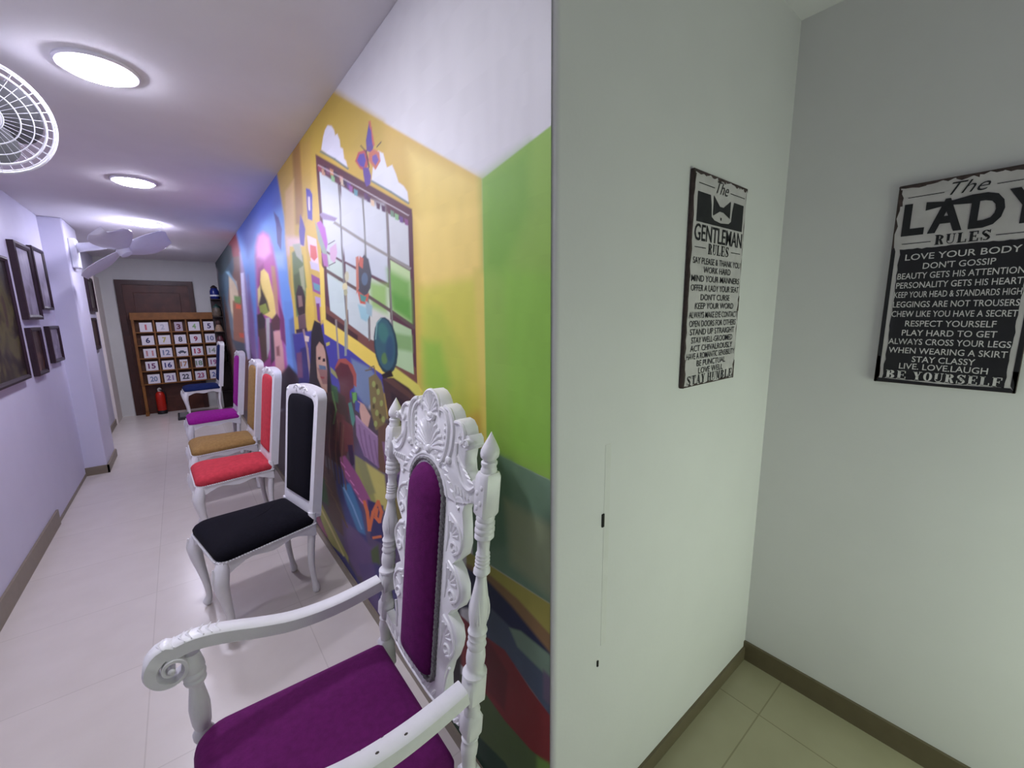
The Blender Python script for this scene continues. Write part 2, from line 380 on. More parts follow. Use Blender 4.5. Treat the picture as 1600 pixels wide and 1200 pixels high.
# ------------------------------------------------------------------ mural: painted shapes on a fine sheet lying on the wall
# each line: colour, edge softness, outline; outlines are drawn on a foreshortened sheet (u, w) with
# u = 1000 / (y + .486) along the wall and w = (z - 1.5) * u up the wall
MURAL = """
120 85 75 4.1 118.1 122 135 116.2 168.7 141.5 194.4 154.5 151.4 -253.2 59.4 -226.1
70 95 110 2.7 115.3 105.2 135.6 119.6 154.1 123.9 151.3 87.9 133.4 51.6 103.3 -75.9 94.1 -75.8
150 35 55 2.7 115.5 124.2 171 174.4 184.8 159 180.7 132.5 169.8 110.3 148.6 108.2
60 75 80 2.7 102.4 99.7 135.2 135.2 151.7 127.2 151.6 108.2 129.4 82.5 119.5 76.9
205 185 150 2.7 137.5 76.7 153.7 65.1 154.2 30.5 135.8 -28.1 127.5 -22.1 133 30.7
120 165 185 2.7 130.9 82.4 147.6 65.2 154.5 51.3 150.7 65.2 138.6 83.5
105 120 130 4.1 127 30.8 136.5 -4.4 127.9 -58 118.7 -57.9
150 100 75 2.7 139.1 30.7 158.8 30.5 156.6 -52.3 128.9 -52
215 90 50 2 145.7 24.8 157.5 22.3 156.4 15.3 144.4 16.6
110 150 80 2.7 143.6 39.9 159.9 37.4 156.5 25.8 143.3 28.3
205 80 45 2 145 -28.2 157 -29.5 155.8 -37.9 145.2 -36.6
70 80 90 2.7 124.7 -40 163.1 -50 165.3 -76.6 135.8 -66.6
100 70 55 2.7 119.8 42.5 124.3 -4.3 128.1 -76.2 116.9 -88.3 114.3 -27.9
170 150 195 4.1 169.2 115.9 190.2 126.8 165.3 -76.6 155.7 -58.3 163.9 53.5
225 220 245 1.6 165.7 80.2 162.7 40.1 170.3 40.4 173.2 80.5
225 220 245 1.6 162.9 43.5 161.9 5 169.5 5.5 170.5 44
225 220 245 1.6 162.1 8.7 158.7 -24.3 166.4 -24.2 169.8 8.9
225 220 245 1.6 158.9 -20.9 157.9 -60.4 165.7 -59.9 166.6 -20.4
225 220 245 1.6 157.9 -56.9 158.3 -78.7 166.1 -78 165.7 -56.2
105 160 235 4.1 165.6 159.1 272.6 271.5 286.7 258.8 279.8 86.6 286.1 -77.9 309.1 -281.3 184.7 -113.6 178.7 -28.6 177.7 64.9
70 105 205 10.8 166.3 163.5 273.5 277.8 287.7 266.2 281.3 197.2 228.4 165.1 187.6 110.1
150 190 250 8.1 243.4 115.1 274.6 114.8 270.9 86.7 244 87
150 110 175 5.4 182.4 76.2 185.3 -4.9 180.2 -101.2 165.9 -113.4 169.5 -28.5
185 80 160 5.4 196.6 30.1 204 109.9 214.5 141 227.9 151.9 240.6 147.4 248 126.3 252.9 86.9 254 6.1 253.7 -53.3 253.4 -114.3 215.6 -138.8 183.9 -76.8
235 150 215 6.8 207.9 126.7 216.7 145.4 229.1 149.7 241.1 140.8 241.9 115.2 225.5 104.1 208.1 107.7
150 60 120 4.1 208.1 87.3 221.3 96.3 224.4 75.8 207 18.3 196.2 6.7
190 140 110 2.7 238.8 92.7 247.6 91.5 248.2 52.7 243.3 -5.5 236 29.7
238 210 110 2 213.4 82.8 221.5 87.2 230.7 78 237.2 39 238.8 6.3 231.1 -5.4 219.7 0.6 205.3 6.6 204.4 41.6
235 215 130 2.7 201.2 50.9 209.9 58.8 205.7 30 198.3 20.8
70 60 50 2.7 209.2 64.6 211.7 50.8 220.8 29.8 224.2 11.1 208 4.3 200.3 24.2 207 39.3
150 165 60 2 199.8 20.7 217.1 25.2 220.9 8.8 201.9 4.3
60 45 50 2.7 192.8 4.4 205.6 9 212.7 -5.2 204.6 -40.8 190.1 -34.7
95 70 55 2.7 191.8 -22.8 210.7 -19.4 208.6 -77.1 191.4 -89.1
190 190 185 2 213.3 -1.7 222.6 -0.6 214.3 -58.9 205.5 -77
75 65 75 2.7 221.1 -11.2 234.1 -5.4 227.2 -77.3 213.1 -89.3
95 55 60 2.7 225 -5.3 240.3 6.3 249.4 -5.6 243.4 -26.9 225.5 -23.1
225 165 160 2.7 228.1 -26.7 243.7 -24.5 246.7 -59.3 244.8 -108.1 220.4 -126.4 225.8 -65.1
150 90 90 2.7 230.2 -55.5 238.3 -53.2 237.2 -72.5 229.4 -72.4
130 50 110 2.7 248.1 29.6 258.5 -5.7 255.2 -53.3 244.5 -41.2
100 150 225 4.1 260.2 29.4 284.4 29.2 286.1 -77.9 265.8 -139.3 255.1 -77.5
85 120 185 4.1 267.7 -5.8 290.5 5.8 287.7 -127.1 267.4 -126.9
60 50 60 4.1 218.2 -120.1 256.6 -89.8 281.5 -114.6 260.9 -177 210.3 -176.5
70 65 150 1.6 257.9 186.6 268.1 175.6 272.8 155.9 266.2 118.3 259.1 131.7 260.7 164.8
208 172 62 3 272.3 269.4 321 312.4 410.7 378.1 738.5 235.6 736.6 82 745.3 -319.6 537.4 -257.5 420.9 -128.5 377.8 -91.1 332.6 -78.4 288.4 -59.7 276.8 63.9 281.3 175.5
196 165 50 10.8 314.5 317.6 411.4 384 521.8 330.9 518.4 290 417.2 280.6 357.5 260.3
232 203 95 18.9 575.2 284.3 738.4 233.4 736.6 82 637.4 105.6 582.8 183.4
240 210 105 13.5 582.1 172.6 737.1 192.8 733.7 -10.6 645.3 -33.4 582.2 60.8
212 205 70 16.2 581.5 49.3 737.7 70.7 742.7 -182.3 669.1 -194.2 580.8 -81
190 198 64 18.9 594.4 14.4 632.5 14 686.4 -82.1 693.5 -181.7 634.7 -245.5 576.1 -155.2
150 190 55 16.2 586.2 -44.8 629 -51.2 649.9 -131 622.1 -181 584 -130.3
225 205 90 9.5 714.1 82.3 738.1 82 743.7 -259.8 722.8 -259.5
170 125 50 4.1 315 310.4 333.9 324.5 328.1 185.9 316.3 162.1 306.3 164.3 310.2 229
196 160 60 4.1 336.1 296.8 357.4 308 345.6 185.8 325.4 164.2
225 185 110 4.1 288.5 218.6 311.6 239.6 297.7 109 279.8 86.6 278.3 131.5
235 200 195 6.8 281.3 142.6 322.4 140 319.2 114.4 280.1 111.4
222 222 232 1.4 379.3 287.1 385.9 307.7 391.4 318.9 397.9 326 406.3 324.9 411.3 318.7 413.2 309.5 417.8 312.5 422.4 302.2 422.6 290.9 428 287.7 429.2 272.1 433.1 267.9 436.1 254.3
110 125 115 1.1 375.2 283.2 407.5 269.5 409.9 272.2 377.6 285.9
110 125 115 1.1 405.2 270.6 435.8 253.5 438.6 256 408 273.1
222 224 234 1.4 487.8 235.8 495.1 269.4 506.4 283.9 517.5 279.6 524.2 256.6 536.1 260.7 543.6 245.9 548.4 232.1 559.5 225.6 567.5 215.9 569.2 197.6
110 130 125 1.1 485.4 233.9 529.6 214.4 532 217.2 487.8 236.6
110 130 125 1.1 527.4 215.5 568.9 194.7 571.4 197.4 529.9 218.1
92 48 60 1.4 365.5 280 575.7 186.8 576.2 172.6 566.7 -130.1 353.5 -3.1 363.2 185.6
120 72 60 1.6 354.9 22.6 567.2 -99.2 566.8 -128.8 353.5 -3.1
70 40 40 1.4 353.5 -3.1 428.8 -46.7 429.8 -36 354.9 8.6
196 203 203 1.4 370.9 251.7 410.4 230.2 407 100 367.4 119.5 367.6 185.5
198 204 208 1.4 417.4 228 461.7 205.1 457.5 80.3 412.9 98.9
198 204 208 1.4 467.5 204 515.3 181.9 511.3 59.2 461.9 79.1
200 203 203 1.4 521 179.7 565 159.6 563 88.3 519.6 106.8
190 206 190 1.4 368.4 115 406.6 95.5 404.4 16.3 368.7 37.6
192 202 197 1.4 413.9 94.3 458.3 73.5 458.5 -7.7 408.6 12.8
200 210 180 1.4 462.8 73.4 512.1 50 510.1 -32 463.1 -7.8
190 215 150 1.4 519 100 563.9 79.2 562 -14.7 516.4 9.3
194 210 202 1.4 368.3 74.4 408.3 54.5 407.5 -13.1 368.8 10.8
194 206 200 1.4 412.3 48.7 457.1 27.4 456.8 -43.4 410.4 -14.3
205 205 190 1.4 463.7 15.7 512 -8.3 510.8 -62 459.9 -43.5
175 205 150 1.4 515 -8.3 559.7 -26.6 560.1 -111.4 514.7 -92.5
120 175 75 9.5 510.3 84.3 562.7 61 562 -14.7 516.9 15.2
95 160 55 9.5 516.1 44.2 561.8 26.4 560.9 -8.8 519.5 9.3
150 190 100 8.1 466.3 62 508 55.8 503.8 3.6 468.2 15.7
130 170 100 5.4 519.3 -32.1 560.4 -38.5 559.9 -68.6 520.1 -62.1
206 210 212 10.8 374.2 217.8 510.5 195 510.6 106.9 414.4 113.4 369.9 141.7
150 145 135 1.1 392.6 164.4 463.2 127.9 467.2 132.1 396.6 168.5
150 145 135 1.1 460.1 129.4 517.8 102.7 521.5 107.1 463.8 133.7
150 145 135 1.1 514.4 104.3 564 80.8 567.8 85.1 518.2 108.6
100 80 72 1.1 359.4 83.2 397.2 63.9 401.7 68.7 363.9 88
100 80 72 1.1 393.6 65.7 459.2 33.3 463.5 38.2 398 70.6
100 80 72 1.1 455.4 35.2 512.9 4.7 517.4 9.6 460 40.1
100 80 72 1.1 509.1 6.9 565.4 -26.5 570.3 -21.8 513.9 11.6
125 125 120 0.9 411.4 228.8 406 107.1 409.6 107.1 414.9 228.9
125 125 120 0.9 406.1 108.6 404.1 15.4 407.7 15.5 409.7 108.8
125 125 120 0.9 404.1 17 404 -15.2 407.7 -15.1 407.8 17.2
125 125 115 0.9 463 206.9 460.6 83.9 464.2 84 466.5 207
125 125 115 0.9 460.6 85.6 457.7 3.1 461.4 3.2 464.2 85.6
125 125 115 0.9 457.8 4.9 454.7 -46.7 458.4 -46.7 461.5 4.9
125 120 110 0.9 516.3 182.7 513.4 72 517.3 72 520.1 182.8
125 120 110 0.9 513.4 73.7 513 -9.3 517 -9.2 517.3 73.8
125 120 110 0.9 513.1 -7.4 508.9 -81.2 512.9 -81.2 517.1 -7.4
92 48 58 1.1 364.4 259.2 363.6 175.4 369.5 175.7 370.2 259.5
92 48 58 1.1 363.7 178 363.2 106.8 369.1 107.1 369.5 178.3
92 48 58 1.1 363.2 109.6 360.1 26.9 366.2 27.1 369.2 109.8
150 130 165 1.4 362.6 180.2 370.3 183.3 402.9 173.2 396.4 167.8 370.4 171.4
150 60 80 0.9 367.9 263.3 376.2 260.1 375.1 250.6 368.1 252.8
190 140 110 0.9 375.8 256.9 384.1 253.7 383 244.2 376 246.4
60 40 60 0.9 382 261.1 390.3 257.9 389.3 248.4 382.3 250.6
130 180 120 0.9 396.2 246.2 404.6 243 403.5 233.5 396.5 235.7
120 70 100 0.9 386 257.9 394.3 254.7 393.2 245.2 386.2 247.4
190 130 80 0.9 394.5 256.8 402.8 253.5 401.8 244.1 394.8 246.2
60 38 58 0.9 402.7 252.5 411 249.3 410 239.8 403 241.9
190 120 110 0.9 414.9 245 423.2 241.7 422.2 232.2 415.2 234.4
200 180 150 0.9 417.2 239.7 425.6 236.4 424.6 226.9 417.6 229.1
60 40 70 0.9 423 239.6 431.4 236.4 430.4 226.8 423.4 229
90 60 130 0.9 431.1 234.3 439.5 231 438.6 221.4 431.5 223.6
150 80 150 0.9 435 228.9 443.3 225.6 442.4 216 435.3 218.3
90 150 160 0.9 445.9 222.4 454.3 219.1 453.4 209.5 446.3 211.7
90 50 100 0.9 468.6 215.8 477 212.5 476.1 202.8 469 205.1
75 40 80 0.9 474 211.5 482.4 208.2 481.6 198.5 474.5 200.7
220 190 150 0.9 482.1 204.9 490.6 201.6 489.7 191.9 482.6 194.2
80 40 60 0.9 494.8 199.4 503.3 196.1 502.4 186.4 495.3 188.6
75 35 70 0.9 506.1 195 514.6 191.7 513.8 181.9 506.7 184.2
110 140 110 0.9 525.9 186.2 534.4 182.8 533.6 173 526.5 175.3
130 180 120 0.9 535.7 180.6 544.3 177.3 543.5 167.5 536.3 169.7
100 60 130 0.9 545.6 176.2 554.2 172.8 553.5 163 546.3 165.3
130 60 120 0.9 557.1 171.7 565.7 168.4 565 158.5 557.8 160.8
225 215 215 0.8 368.4 262 454.9 224.9 455.7 225.8 369.2 262.9
225 215 215 0.8 454.2 225.2 567.6 175.4 568.4 176.3 455 226.2
90 60 140 1.2 490.6 331.2 495.4 321 497.1 292.2 493.1 279.9 480.6 284.1 480.7 300.6
200 95 75 1.1 489.2 331.2 493.5 332.2 500 292.2 495.7 292.3
80 65 160 0.9 489.9 323.1 493.6 316.9 494.4 294.3 484.1 290.3 483.9 304.7
190 80 80 1.2 453.2 267.7 461.8 282.2 479.4 286.2 485 269.5 476.1 250.7 463.5 255.1
88 68 165 1.1 457.7 268.7 464.4 279.1 474.5 280 477.9 269.6 472.4 257.1 463.9 259.3
200 110 80 1.2 484.5 279.9 496.6 287.1 509.1 281.8 510.7 267.2 497.9 252.6 484.9 267.4
110 80 165 1.1 492.8 275.7 501.7 278.7 506.6 269.3 498.6 260 492 267.4
95 65 150 1.2 469.5 257.1 482.5 257 487 243.3 484.3 229.5 475.2 225.3 471.6 232.8 470 246.6
60 40 50 0.8 467.2 292.4 477.3 283.2 479.1 284.3 469 293.4
60 40 50 0.8 514.5 299.1 502.9 290.3 504.4 289.2 516 298.1
70 45 60 0.9 477.7 284.6 482.6 256.2 485.4 256.5 480.5 284.9
70 60 165 1.1 337.2 224.5 345.7 222.3 350.4 213.7 345.1 169.4 335.3 172.8 335.9 202.1
215 200 200 0.8 339.9 210.6 344.1 209.5 342.7 185.8 338.6 188
85 70 160 1.4 318.6 180.6 323.3 170.7 327.2 155.4 320.6 125.5 312.1 129 312 151.1
235 205 225 1.4 330.3 144.3 350.2 137.5 351 80.2 334.8 95.1 330.3 119.9
215 95 85 1.4 334.4 128.8 348.8 125.3 349.5 106.2 341.3 99.6 333.1 106.4
200 190 220 1.4 330.8 99.7 349.7 95 351.1 81.4 332.2 86.1
150 75 140 1.2 331.1 77 352.5 67.7 352.1 37.8 331.9 46.1
95 155 165 1.1 333.8 62.2 349.7 56.3 348.4 44.8 335.3 49.5
185 160 205 1.4 335.3 36.8 350.1 33.2 349.7 16.9 336.3 19.3
120 50 120 1.4 336.9 24 344.5 23.9 343.3 -12.5 336.3 -6.5
222 190 60 2 286.5 125.9 323.6 125.5 331.5 17.1 322.8 -30.1 279.1 -35.6 282.9 63.8
110 135 80 2.7 291 114.7 305.4 122.4 315.6 108.8 317.5 52 307.3 5.6 286.7 -0.1 287.4 63.8
185 190 165 2 294.3 129.1 312.4 131.2 314.2 97.6 300.7 109
170 175 130 2 303.8 86.4 314.9 91.9 313.8 46.3 305.5 52.1
90 110 60 2.7 290.3 75.2 303.1 80.7 305.5 52.1 288.9 40.7
60 42 42 1.6 290.4 40.7 298.7 57.9 307.3 54.4 312.4 34.7 308.8 5.6 292.8 -0.1 289 17.5
150 115 105 1.4 294.7 38.4 303.7 38.3 304.4 19.7 295 17.4
110 80 85 1.6 289.9 1.1 308.8 5.6 308.2 -24 289.8 -23.8
225 190 50 2 316 52 329.6 51.9 329.7 -24.2 310.8 -27.6
235 205 75 1.4 352.9 97.2 362.1 85.8 356.2 -6.7 345.5 -6.6
60 35 55 1.4 282.2 -23.7 308.7 -20.4 310.6 -29.9 282.8 -30.8
62 58 150 2.7 273.4 -31.9 323.4 -25.3 349.4 -12.5 398.6 -40.4 444.7 -74.7 514.8 -132 457.3 -160.2 399 -191.3 339.7 -152.6 281.5 -114.6 273.7 -77.7
236 206 70 1.4 350.5 -3.1 356.2 -6.7 428.8 -46.7 569.7 -132.6 579.9 -145.2 545.1 -147.3 446.5 -89.3 404.2 -60.9 350.2 -32.7
212 205 75 2.7 487.7 -80 571.3 -132.6 587.2 -180.6 542.8 -180.1 501.4 -141.8
45 40 110 2.7 288.4 -59.7 307.6 -53.9 301.8 -127.2 276.8 -127
120 70 110 2.7 278 -68.1 290.7 -65.8 287.7 -114.7 275.2 -114.6
110 130 160 4.1 410.1 -79.2 455 -98 483.1 -135.4 439.8 -179 411.8 -140.9
170 140 130 1.2 298.1 -23.2 303.2 -61.3 307.8 -60.6 302.7 -22.5
170 140 130 1.2 303 -59 304.1 -116.2 308.8 -115.8 307.7 -58.6
225 205 185 1.1 302.3 -34.6 312.8 -37.1 310.1 -46.7 301 -45.4
78 66 74 6.8 68 -174.9 226.1 -176.7 326.9 -127.5 372.6 -140.5 478.4 -192.1 634.7 -245.5 665.2 -285.3 640.9 -846.6 436.3 -699.7 288.4 -459.5 204.8 -333.7 91.3 -226.5
88 72 104 10.8 409.9 -243 537.4 -257.5 630.1 -338.5 608 -781.1 442.7 -622.9 325 -431.7
38 30 34 1.6 318.2 -30 324.5 -15.8 328.7 -6.4 335.9 -10 343.3 -12.5 345.8 -30.3 351.2 -78.6 350.6 -140.2 321.1 -177.7 295.7 -152.2 310.9 -78.1
190 150 125 1.6 327.4 -56.5 336.2 -47 344.7 -54.3 350.3 -72.5 353.3 -115.4 355.3 -140.3 346.3 -150.2 330.9 -133.8 323.6 -115.1 324.1 -84.4
150 105 95 1.6 325.8 -96.6 348.7 -100.6 352 -127.8 334.7 -127.6
40 30 32 0.8 329.8 -75.9 336.1 -74.8 335.4 -80.8 329.2 -80.8
40 30 32 0.8 340.3 -78.4 346.5 -78.5 345.9 -84.6 339.6 -84.5
90 110 130 1.1 329.6 -90.5 346.4 -93.2 347.2 -100.5 330.2 -99.1
150 50 50 0.8 330.2 -112.7 341 -114 339 -117.7 331.3 -116.4
45 36 40 1.4 348.4 -48.3 354.3 -78.6 356.7 -127.8 359.1 -178.1 342.2 -159 348.5 -103
190 180 60 1.1 351.4 -49.5 360.9 -47.2 360.2 -53.2 352.2 -55.6
150 150 80 1.4 357.2 -94.5 374.3 -109.4 371.8 -118.1 357.5 -105.6
165 150 120 1.1 410.6 63.3 404.2 -13.9 407.6 -13.9 413.9 63.3
165 150 120 1.1 404.3 -12.3 400.9 -61.7 404.3 -61.7 407.7 -12.3
150 140 130 1.1 378.6 -6.1 377.1 -79.9 381.1 -79.7 382.6 -5.9
140 150 140 1.1 401 -5.9 394 -74.2 399.3 -74.2 406.2 -6
195 190 150 1.1 419.7 71.6 419.1 68.5 417.9 65.7 416.3 63.7 414.6 62.6 412.8 62.6 411.2 63.7 410.1 65.8 409.5 68.6 409.5 71.7 410.1 74.8 411.3 77.5 412.9 79.5 414.6 80.6 416.4 80.6 417.9 79.5 419.1 77.4 419.7 74.7
215 205 150 1.1 414.2 53.3 413.6 50.9 412.4 48.9 410.6 47.4 408.6 46.6 406.5 46.6 404.6 47.4 403.1 49 402.3 51.1 402.2 53.4 402.8 55.8 404.1 57.8 405.8 59.4 407.9 60.2 410 60.1 411.8 59.3 413.3 57.7 414.1 55.7
175 175 130 0.9 413.2 42.9 412.7 41 411.8 39.2 410.4 38 408.9 37.3 407.3 37.3 405.9 38 404.8 39.3 404.2 41.1 404.1 43 404.6 45 405.6 46.7 406.9 48 408.5 48.7 410 48.7 411.4 48 412.5 46.7 413.1 44.9
180 95 185 1.4 355 166.1 364.2 169.2 373.2 157.1 376.1 130.6 369.1 108.3 360.4 136.3
150 165 150 1.4 351 169.4 359.4 152.8 372.7 113.9 375.6 85.7 365.5 102.7 354.5 136.3
175 100 165 1.4 359.4 114 372.4 110.5 372.8 88 362.8 91.5
205 165 190 1.4 379.6 121.6 395.4 130.4 396.5 113.6 388.5 94.6 378.9 102.6
110 105 100 0.8 377.2 127.3 394 134.3 393 135.9 376.2 128.8
90 80 80 0.8 374.5 90.4 391.2 96.3 390.5 97.7 373.7 91.8
195 115 85 1.4 438.9 105.4 445.1 107.5 450.4 84.9 441.2 50.7 434 39.3
75 75 80 1.4 443.8 94 458.7 109.6 468.4 101.7 473.4 73.3 468.3 50.5 451.3 29.8 440.6 45
200 95 70 1.4 448.1 107.5 456.6 102.9 453.4 84.9 445 90.6
205 90 60 1.2 436.3 47.3 451.9 36.8 464.5 41.3 456.5 20.4 441.5 22.9
70 145 130 1.2 441.7 40.3 457.8 34.4 452.4 25.1 443.5 27.6
90 110 130 1.4 463.7 66.6 462.9 62.7 461.3 59.2 459.1 56.7 456.5 55.3 453.9 55.4 451.5 56.8 449.8 59.3 448.8 62.8 448.7 66.7 449.5 70.6 451.1 74 453.4 76.5 455.9 77.9 458.6 77.8 460.9 76.5 462.6 73.9 463.6 70.5
150 195 200 2 435.4 21.8 453 15.8 464.1 4 453.6 -11.2 440.4 -5.2
150 180 185 1.9 454.1 27.5 470 18 466.7 -1.9 455 4.1
35 62 72 1.4 524.4 -53.8 523.8 -72.5 519.8 -89.2 512.8 -102 503.7 -109.3 493.7 -110 483.9 -104.1 475.6 -92.4 469.9 -76.3 467.3 -57.9 468.1 -39.4 472.3 -23 479.3 -10.6 488.2 -3.6 498 -3 507.6 -8.6 515.8 -19.9 521.6 -35.6
52 95 105 2 518.5 -51.7 518 -68.7 514.7 -83.9 508.9 -95.5 501.3 -102 492.9 -102.6 484.7 -97.2 477.7 -86.5 472.8 -71.9 470.6 -55.1 471.2 -38.3 474.6 -23.4 480.4 -12.1 487.9 -5.8 496.1 -5.3 504.2 -10.4 511.1 -20.8 516 -35.1
60 120 110 4.1 503.9 -30.3 504.1 -36.8 502.8 -42.8 500.2 -47.4 496.5 -50.2 492.2 -50.7 487.9 -49 484 -45.1 481.1 -39.7 479.4 -33.4 479.3 -26.8 480.6 -20.9 483.2 -16.3 486.9 -13.6 491.1 -13.1 495.4 -14.8 499.3 -18.6 502.2 -24
90 130 70 2.7 498.5 -80.1 497.8 -83.9 496.2 -87.2 493.9 -89.6 491.2 -90.9 488.5 -90.8 486.1 -89.5 484.3 -87 483.2 -83.7 483 -80 483.8 -76.2 485.4 -72.9 487.7 -70.5 490.3 -69.3 493 -69.3 495.4 -70.6 497.3 -73.1 498.4 -76.4
45 80 105 4.1 513.9 -62.1 512.7 -70.4 510.5 -77.6 507.6 -83 504.4 -85.9 501.1 -85.9 498.3 -82.9 496.3 -77.5 495.3 -70.2 495.4 -61.9 496.6 -53.6 498.8 -46.4 501.7 -41.1 504.9 -38.3 508.1 -38.3 510.9 -41.2 513 -46.6 514 -53.8
120 170 160 1.4 473.3 -44.2 479.2 -13.4 476.8 -13.2 470.9 -44.1
120 170 160 1.4 478.2 -14.9 490.7 -4.7 489 -3.5 476.5 -13.6
40 28 25 1.4 480.5 -110.6 504.6 -102.2 509.8 -114.6 484.4 -119.3
165 75 60 1.4 367.8 -97.1 379 -80.1 396.2 -79 412 -91.4 419.6 -109.9 417.2 -134.7 408.4 -128.4
92 35 42 1.9 367.4 -100.8 383 -86.2 401.1 -91.3 411.4 -113.5 410.9 -134.6 397.5 -143.2 377 -128
95 45 48 2 376.1 -121.8 401.5 -134.5 392.6 -191.2 376.1 -197.4
80 120 60 1.6 403.7 -143.3 417.7 -146 415.5 -168.6 404.9 -163.4
105 170 80 1.2 406.5 -147.1 414.7 -143.4 414.7 -159.7 406.2 -166
130 110 60 0.9 451.5 -99.4 464.5 -95.3 463.5 -93 450.5 -97.1
130 110 60 0.9 461.4 -94 465.3 -109 468.3 -108.4 464.5 -93.4
120 100 55 0.9 441.4 -104.1 459 -101.6 458.6 -99.1 441 -101.7
125 110 62 2 448.7 -116.4 466.6 -108 479.3 -124.2 484.7 -154.2 487.9 -192.2 476.5 -215.2 456.9 -220.1 447.8 -179.1
150 160 80 0.9 464.2 -129 463.7 -131.1 462.9 -133 461.7 -134.3 460.3 -135.1 458.8 -135.1 457.6 -134.3 456.6 -132.9 456.1 -131 456 -128.9 456.4 -126.8 457.3 -124.9 458.5 -123.5 459.9 -122.8 461.3 -122.8 462.6 -123.6 463.6 -125 464.1 -126.9
150 160 80 0.9 473.9 -144.1 473.4 -146.2 472.6 -148.1 471.4 -149.5 470 -150.2 468.5 -150.2 467.3 -149.4 466.3 -148 465.8 -146.1 465.7 -144 466.1 -141.8 467 -140 468.2 -138.6 469.6 -137.9 471 -137.9 472.3 -138.6 473.3 -140 473.8 -141.9
150 160 80 0.9 463 -160.3 462.6 -162.4 461.7 -164.3 460.5 -165.7 459.1 -166.4 457.7 -166.4 456.4 -165.6 455.4 -164.2 454.9 -162.3 454.8 -160.2 455.3 -158 456.1 -156.1 457.3 -154.7 458.8 -154 460.2 -154 461.4 -154.8 462.4 -156.2 463 -158.1
150 160 80 0.9 479.9 -166.7 479.4 -168.9 478.6 -170.8 477.3 -172.2 475.9 -172.9 474.5 -172.9 473.2 -172.2 472.3 -170.7 471.7 -168.8 471.6 -166.7 472.1 -164.5 472.9 -162.6 474.2 -161.2 475.6 -160.5 477 -160.5 478.3 -161.3 479.2 -162.7 479.8 -164.6
150 160 80 0.9 467.2 -185.6 466.7 -187.8 465.9 -189.7 464.6 -191.1 463.2 -191.9 461.8 -191.9 460.5 -191.1 459.5 -189.6 459 -187.7 458.9 -185.5 459.4 -183.4 460.2 -181.5 461.5 -180.1 462.9 -179.3 464.3 -179.3 465.6 -180.1 466.6 -181.5 467.1 -183.5
150 160 80 0.9 482 -198.6 481.6 -200.8 480.7 -202.7 479.5 -204.1 478.1 -204.8 476.6 -204.8 475.3 -204 474.3 -202.6 473.8 -200.7 473.7 -198.5 474.2 -196.3 475 -194.4 476.2 -193 477.7 -192.2 479.1 -192.2 480.4 -193 481.4 -194.4 481.9 -196.4
150 160 80 0.9 462.1 -207.3 461.7 -209.5 460.8 -211.4 459.6 -212.9 458.2 -213.6 456.7 -213.6 455.4 -212.8 454.5 -211.4 453.9 -209.4 453.8 -207.2 454.3 -205 455.2 -203.1 456.4 -201.7 457.8 -201 459.3 -201 460.5 -201.8 461.5 -203.2 462.1 -205.1
85 75 40 0.9 470.6 -134 470.3 -135.7 469.6 -137.2 468.7 -138.3 467.6 -138.9 466.5 -138.9 465.6 -138.3 464.8 -137.2 464.4 -135.7 464.4 -134 464.7 -132.3 465.4 -130.8 466.3 -129.7 467.4 -129.1 468.5 -129.1 469.4 -129.7 470.2 -130.8 470.6 -132.3
85 75 40 0.9 459.4 -172.9 459.1 -174.6 458.4 -176.1 457.4 -177.2 456.3 -177.8 455.2 -177.8 454.3 -177.2 453.5 -176 453.1 -174.5 453.1 -172.8 453.4 -171.1 454.1 -169.5 455 -168.4 456.1 -167.8 457.2 -167.8 458.2 -168.5 458.9 -169.6 459.4 -171.1
85 75 40 0.9 473.6 -192.1 473.3 -193.8 472.6 -195.4 471.7 -196.5 470.6 -197.1 469.5 -197.1 468.5 -196.5 467.7 -195.3 467.3 -193.8 467.3 -192 467.6 -190.3 468.3 -188.7 469.2 -187.6 470.3 -187 471.4 -187 472.4 -187.6 473.2 -188.8 473.6 -190.3
68 44 42 2.2 481.3 -119.2 509.7 -117.1 545.8 -137.3 593.6 -180.7 618 -258.4 535.6 -283.8 493.4 -243.9 488.9 -179.5
95 62 50 1.9 484.4 -119.3 503.4 -117 590.7 -175.5 587.1 -183.1
48 30 36 2.2 501.2 -144.3 558.7 -180.3 556.8 -257.7 500.8 -231
205 160 140 1.6 417.8 -161 432.9 -168.8 446.6 -191.8 438.2 -214.8 423.2 -204.3
148 115 150 1.9 408.8 -188.8 423.2 -204.3 461.9 -235.8 456.8 -296.2 423.3 -272 407.9 -230
105 75 55 1.9 463.7 -215.1 486.9 -205 478.4 -309.8 456.2 -302.9
130 95 125 1.9 470.9 -243.7 514.3 -244.1 514.2 -310.3 477.9 -316.6
70 52 46 2.7 324 -152.5 360.3 -137.8 387 -153.1 394.5 -204 373.8 -282 337.8 -315 317.2 -281.4
88 50 46 2.7 352.7 -178 383.1 -191.1 390.6 -242.8 373.8 -282 344.6 -281.7
52 40 40 2.7 323.1 -229 361.8 -242.5 365.9 -295.2 326.2 -301.4
60 95 60 2.7 355.1 -127.8 370.1 -134.2 369.9 -165.6 354.8 -159.1
75 135 115 1.4 393.6 -165.8 401.7 -163.4 407.9 -197.8 399.6 -216.9
70 80 150 1.4 411.6 -159.7 423.6 -166.1 418.6 -185.1 409.7 -178.7
105 52 52 2.2 376.1 -197.4 400.3 -210.5 398.3 -262.5 375.8 -262.3
50 30 65 1.6 383.6 -249.2 396.4 -249.4 397.4 -288.9 387 -295.5
110 105 110 2.7 311.4 -261.5 353.6 -288.4 353.3 -321.9 318.7 -310.7
90 62 50 2.7 301 -281.2 339.2 -301.6 370.9 -390.3 356.9 -446.2 326.5 -417.7
